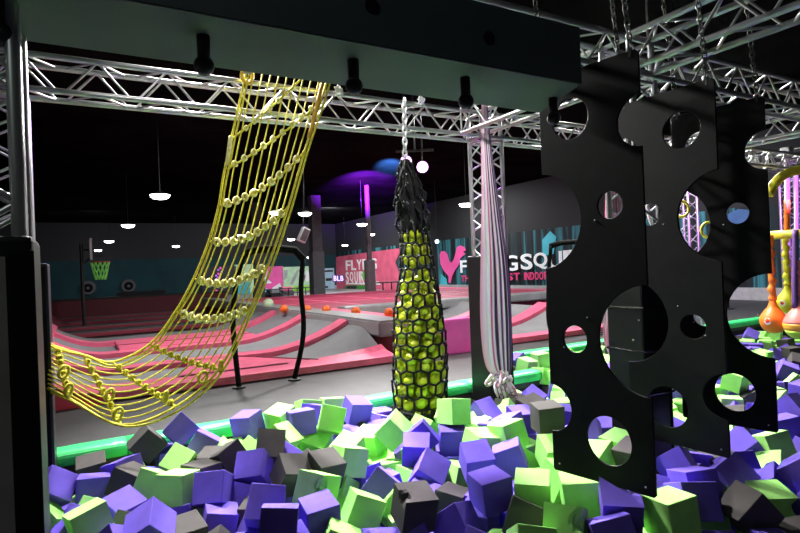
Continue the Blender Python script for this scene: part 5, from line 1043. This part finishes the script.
('G',12.058,6.326,-0.264,-2.24,-1.57,0.00,761,337,10),('G',13.165,6.501,-0.488,1.57,-0.00,2.36,775,343,10),('G',8.562,6.280,-0.264,0.66,1.57,0.00,655,357,10),
('G',4.825,5.041,-0.264,-3.14,0.00,-1.51,549,404,10),('G',14.212,6.389,-0.488,0.00,0.00,2.86,808,338,9),('C',14.457,6.420,-0.488,-1.41,1.57,0.00,814,337,9),
('G',6.776,5.170,-0.399,0.96,0.73,-2.89,633,389,9),('C',3.755,3.849,-0.040,0.00,0.00,2.38,540,442,9),('P',-0.752,4.763,-0.264,-1.57,-0.00,-2.89,-20,551,8),
('G',1.253,3.609,-0.488,-1.57,0.00,-1.39,318,556,8),('P',12.409,6.839,-0.354,2.92,-0.85,0.29,739,336,8),('P',13.672,6.523,-0.488,1.61,1.57,0.00,792,339,8),
('P',5.824,4.265,-0.264,-2.41,1.57,0.00,645,405,8),('P',2.592,4.244,-0.264,-1.33,-1.57,1.71,438,458,8),('P',1.379,4.211,-0.264,3.14,-0.00,1.28,290,504,8),
('P',1.388,4.455,-0.264,0.79,1.57,0.51,271,489,7),('C',0.067,4.468,-0.359,2.33,-0.08,1.50,79,558,7),('P',6.204,2.721,-0.488,3.06,1.57,0.00,817,447,7),
('G',11.160,6.621,-0.264,-0.00,3.14,0.10,716,340,6),('G',11.713,5.730,-0.442,1.57,-2.39,0.26,776,348,6),('G',10.066,5.001,-0.488,-1.15,1.57,0.00,771,368,6),
('P',5.764,6.153,-0.264,-0.01,1.57,0.00,529,379,6),('P',2.076,3.849,-0.488,-1.60,-1.57,0.00,384,533,6),('P',9.282,4.184,-0.488,-1.75,1.57,1.01,807,383,5),
('P',8.755,6.480,-0.264,-1.57,-0.00,-1.98,655,355,5),('G',9.236,4.746,-0.488,1.57,0.00,-1.46,776,380,5),('G',5.200,5.527,-0.264,1.57,-0.00,3.13,547,392,5),
('G',7.273,4.108,-0.264,0.00,-0.00,-2.79,729,397,5),('G',6.585,4.439,-0.305,-1.81,0.72,-0.38,693,400,5),('G',6.674,4.154,-0.402,-2.44,0.40,-1.35,702,399,5),
('P',1.743,3.618,-0.488,-1.40,1.57,-1.59,381,535,5),('G',10.194,6.725,-0.264,0.00,-0.00,1.68,685,345,4),('G',12.590,6.124,-0.488,3.14,-0.00,-1.31,776,346,4),
('C',10.074,6.341,-0.264,-1.57,0.00,-2.83,706,348,4),('P',10.915,5.157,-0.488,1.57,-0.00,-0.09,784,361,4),('C',8.524,5.314,-0.488,-1.67,-1.57,1.16,710,378,4),
('P',5.290,5.280,-0.264,-0.00,0.00,-2.84,547,394,4),('P',2.939,3.765,-0.264,-0.00,0.00,3.01,496,472,4),('G',1.164,4.956,-0.264,1.57,-0.00,-1.52,233,478,4),
('C',1.084,4.300,-0.488,-0.67,-1.57,0.66,238,526,4),('G',9.750,4.382,-0.488,1.07,-1.57,0.00,805,377,4)]
# ================================================================== foam cubes
M_foam = {
 'G': mat('lime_green_foam', (.37, .82, .20), .85, nscale=7, var=.08, bump=.18, bscale=260, spec=.2),
 'P': mat('purple_foam', (.165, .105, .62), .85, nscale=7, var=.10, bump=.18, bscale=260, spec=.2),
 'C': mat('charcoal_foam', (.07, .063, .062), .85, nscale=7, var=.12, bump=.18, bscale=260, spec=.2)}
S = .224
def foam_mesh(c, kind, seed):
    rnd = random.Random(seed); bm = bmesh.new(); h = S/2
    g = bmesh.ops.create_cube(bm, size=S)
    if kind == 'torn':
        bmesh.ops.subdivide_edges(bm, edges=bm.edges[:], cuts=7, use_grid_fill=True)
        cor = Vector((h, rnd.choice((-1, 1))*h*.35, h)); R = h*.55
        for v in bm.verts:
            d = (v.co-cor).length
            if d < R: v.co -= cor.normalized()*(R-d)*(.75+.5*rnd.random())
    else:
        for v in bm.verts: v.co += Vector((rnd.uniform(-1, 1), rnd.uniform(-1, 1), rnd.uniform(-1, 1)))*.005
        bmesh.ops.bevel(bm, geom=bm.edges[:], offset=.0035, segments=1, affect='EDGES')
        if kind == 'nick':
            e = max(bm.edges, key=lambda q: q.calc_length()); bmesh.ops.subdivide_edges(bm, edges=[q for q in bm.edges if q.calc_length() > S*.8], cuts=6)
            cand = [v for v in bm.verts if abs(v.co.x) > h*.9 and abs(v.co.z) > h*.9 and abs(v.co.y) < h*.3]
            for v in cand[:4]: v.co *= .88
    me = bpy.data.meshes.new('foam_cube'); bm.normal_update(); bm.to_mesh(me); bm.free(); me.materials.append(M_foam[c]); return me
FM = {c: [foam_mesh(c, 'clean', i) for i in range(4)]+[foam_mesh(c, 'nick', 9), foam_mesh(c, 'torn', 10), foam_mesh(c, 'torn', 11)] for c in 'GPC'}
CN = {'G': 'lime green', 'P': 'purple', 'C': 'charcoal'}
ORD = ['first', 'second', 'third', 'fourth', 'fifth', 'sixth', 'seventh', 'eighth', 'ninth', 'tenth', 'eleventh', 'twelfth', 'thirteenth', 'fourteenth', 'fifteenth', 'sixteenth', 'seventeenth', 'eighteenth', 'nineteenth', 'twentieth']
ORD += ['twenty-'+o for o in ORD[:9]]
def zone(px, py):
    if px > 735 and py < 408: return 'under the wrecking balls beyond the third board'
    if 555 <= px <= 735 and py < 452: return 'behind and below the hanging boards'
    if py > 492: return 'F'
    if px > 655: return 'in front of the second and third boards'
    if py > 466: return 'M'
    if px < 215: return 'by the column pad under the rope net'
    if px < 370: return 'between the rope net and the ball bag'
    if px < 460: return 'around the foot of the ball bag'
    return 'below the striped silk'
cubes = []
BX = AX[-1]; lift = lambda p: Vector(p)+Vector((0, 0, .05-.13*max(0, min(1, (p[1]-4.2)/1.2))*(1 if p[0] < 5.4 else .3)))
for n_, (c, x, y, z, a, b, g, px, py, vis) in enumerate(FOAM):
    if abs(x+.40) < .31 and abs(y-5.4) < .31: continue
    if 386 < px < 454 and py < 419 and y > 3.2 and x < 4: continue
    if math.hypot(x-BX.x, y-BX.y) < .24 and z > -.32: continue
    cubes.append(dict(c=c, p=(x, y, z), e=(a, b, g), px=px, py=py, z=zone(px, py), vis=vis))
rows_ = {}
ind, rest = cubes[:300], cubes[300:]
for q in ind:
    if q['z'] in 'FM' and q['vis'] > 90: rows_.setdefault((q['z'], q['c']), []).append(q)
lab_of = {}
for (zz, c), L in rows_.items():
    L.sort(key=lambda q: q['px'])
    for i, q in enumerate(L):
        lab_of[id(q)] = ('%s foam cube, %s %s one from the left in the near band' if zz == 'F' else '%s foam cube, %s %s one from the left in the middle band') % (CN[c], ORD[min(i, len(ORD)-1)], CN[c])
for n_, q in enumerate(ind):
    rnd = random.Random(n_*7+3); me = FM[q['c']][rnd.choice([0, 1, 2, 3, 0, 1, 2, 3, 4, 5, 6])]
    o = bpy.data.objects.new('foam_cube', me); C.objects.link(o); o.location = lift(q['p']); o.rotation_euler = (Euler((rnd.gauss(0, .2), rnd.gauss(0, .2), 0)).to_matrix() @ Euler(q['e']).to_matrix()).to_euler()
    if id(q) in lab_of: tag(o, lab_of[id(q)], 'foam cube', 'foam cubes in the pit')
    else:
        zn = {'F': 'half buried in the near band of the pit', 'M': 'half buried in the middle band of the pit'}.get(q['z'], q['z'])
        tag(o, '%s foam cube %s' % (CN[q['c']], zn), 'foam cube', '%s foam cubes %s' % (CN[q['c']], zn))
if rest:
    bm = bmesh.new()
    for q in rest:
        M = Matrix.LocRotScale(lift(q['p']), Euler(q['e']), None)
        n0 = len(bm.faces); bmesh.ops.create_cube(bm, size=S*.99, matrix=M); bm.faces.ensure_lookup_table()
        for f in bm.faces[n0:]: f.material_index = 'GPC'.index(q['c'])
    me = bpy.data.meshes.new('foam_cube_fill'); bm.to_mesh(me); bm.free()
    for c in 'GPC': me.materials.append(M_foam[c])
    o = bpy.data.objects.new('foam_cube_fill', me); C.objects.link(o); o['kind'] = 'stuff'; o['label'] = 'lower foam cubes glimpsed between the top ones in the pit'; o['category'] = 'foam'
# ================================================================== light
wd_ = bpy.data.worlds.new('world'); sc.world = wd_; wd_.use_nodes = True
wd_.node_tree.nodes['Background'].inputs[0].default_value = (.6, .7, .75, 1); wd_.node_tree.nodes['Background'].inputs[1].default_value = .012
def area(name, loc, target, size, power, col=(1, 1, 1), size_y=None, spread=None):
    l = bpy.data.lights.new(name, 'AREA'); l.energy = power; l.size = size; l.color = col
    if size_y: l.shape = 'RECTANGLE'; l.size_y = size_y
    if spread: l.spread = spread
    o = bpy.data.objects.new(name, l); C.objects.link(o); o.location = loc
    d = Vector(target)-Vector(loc); o.rotation_mode = 'QUATERNION'; o.rotation_quaternion = Vector((0, 0, -1)).rotation_difference(d.normalized()); return o
def spot(name, loc, target, power, ang, blend, col=(1, 1, 1), r=.1):
    l = bpy.data.lights.new(name, 'SPOT'); l.energy = power; l.spot_size = math.radians(ang); l.spot_blend = blend; l.color = col; l.shadow_soft_size = r
    o = bpy.data.objects.new(name, l); C.objects.link(o); o.location = loc
    d = Vector(target)-Vector(loc); o.rotation_mode = 'QUATERNION'; o.rotation_quaternion = Vector((0, 0, -1)).rotation_difference(d.normalized()); return o
area('pit_lamp', (1.4, 7.2, 5.4), (1.8, 3.4, 0), .3, 310, (1, .98, .95), None, math.radians(78))
area('pit_lamp', (4.8, 9.2, 5.4), (3.6, 3.4, 0), .35, 420, (1, .98, .95), None, math.radians(78))
area('pit_lamp', (8.6, 7.6, 5.4), (7.6, 4.3, 0), .35, 380, (1, .98, .95), None, math.radians(90))
area('pit_lamp', (12.5, 8.5, 5.4), (11.5, 6, 0), .45, 600, (1, .98, .95))
area('near_fill', (-2.5, .5, 4.5), (2.5, 4.5, .3), 1.0, 24, (.85, 1, .92))
area('court_lamp', (2.2, 11.5, 5.4), (2.2, 11.0, 0), .5, 380, (1, .98, .97))
area('court_lamp', (8.5, 11.5, 5.4), (8.5, 11.5, 0), .5, 240, (1, .98, .97))
area('court_lamp', (9.0, 19, 5.4), (9.0, 19, 0), .8, 300, (1, .98, .97))
area('court_lamp', (16.5, 24, 5.4), (17.5, 24, 0), 1.0, 420, (.95, .98, 1))
area('court_lamp', (16, 12, 5.4), (17.5, 12, 0), 1.0, 240, (.95, .98, 1))
area('court_lamp', (14, 33, 5.4), (16, 38, 0), 1.0, 900, (.95, .98, 1))
area('lane_lamp', (1, 36, 5.0), (1, 40, 0), 1.0, 110, (.9, .95, 1))
spot('purple_wash', (5.6, 7.6, 4.2), (4.35, 5.4, 2.5), 1100, 26, .7, (.55, .15, 1))
spot('white_wash', (1.6, 3.6, 3.9), (-.4, 4.2, 2.2), 70, 60, .7, (.95, .9, 1))
spot('purple_wash', (.8, 6.6, 3.4), (-.5, 5.4, 2.2), 420, 60, .7, (.5, .2, 1))
spot('purple_wash', tuple(at(705, 180, 8.6)), tuple(at(688, 215, 10.6)), 700, 60, .7, (.7, .25, 1))
spot('purple_wash', tuple(at(800, 190, 9.5)), tuple(at(793, 215, 11.5)), 500, 60, .7, (.6, .12, 1))
def ceiling_glow(name, px, py, power, ang, col):  # unseen spots without fixtures, added near the ceiling for its glow
    T = onz(px, py, Z_C); d = Vector((T.x, T.y, 0)).normalized(); spot(name, tuple(T-d*3.6+Vector((0, 0, -1.3))), tuple(T), power, ang, 1, col)
ceiling_glow('purple_beam', 366, 179, 70000, 48, (.30, .02, 1))
ceiling_glow('purple_beam', 360, 179, 14000, 18, (.6, .02, .9))
ceiling_glow('blue_beam', 390, 165, 120000, 20, (.08, .28, 1))
spot('pink_wash', (4.0, 6.5, 4.5), (5.6, 8.2, .3), 120, 40, .8, (1, .15, .75))
spot('silk_key', (2.0, 3.5, 4.7), (3.8, 5.05, 1.6), 420, 52, .6, (1, .97, .97), .15)
spot('net_key', (.4, 3.0, 4.5), (1.4, 5.2, 1.9), 150, 60, .6, (1, .97, .92), .15)
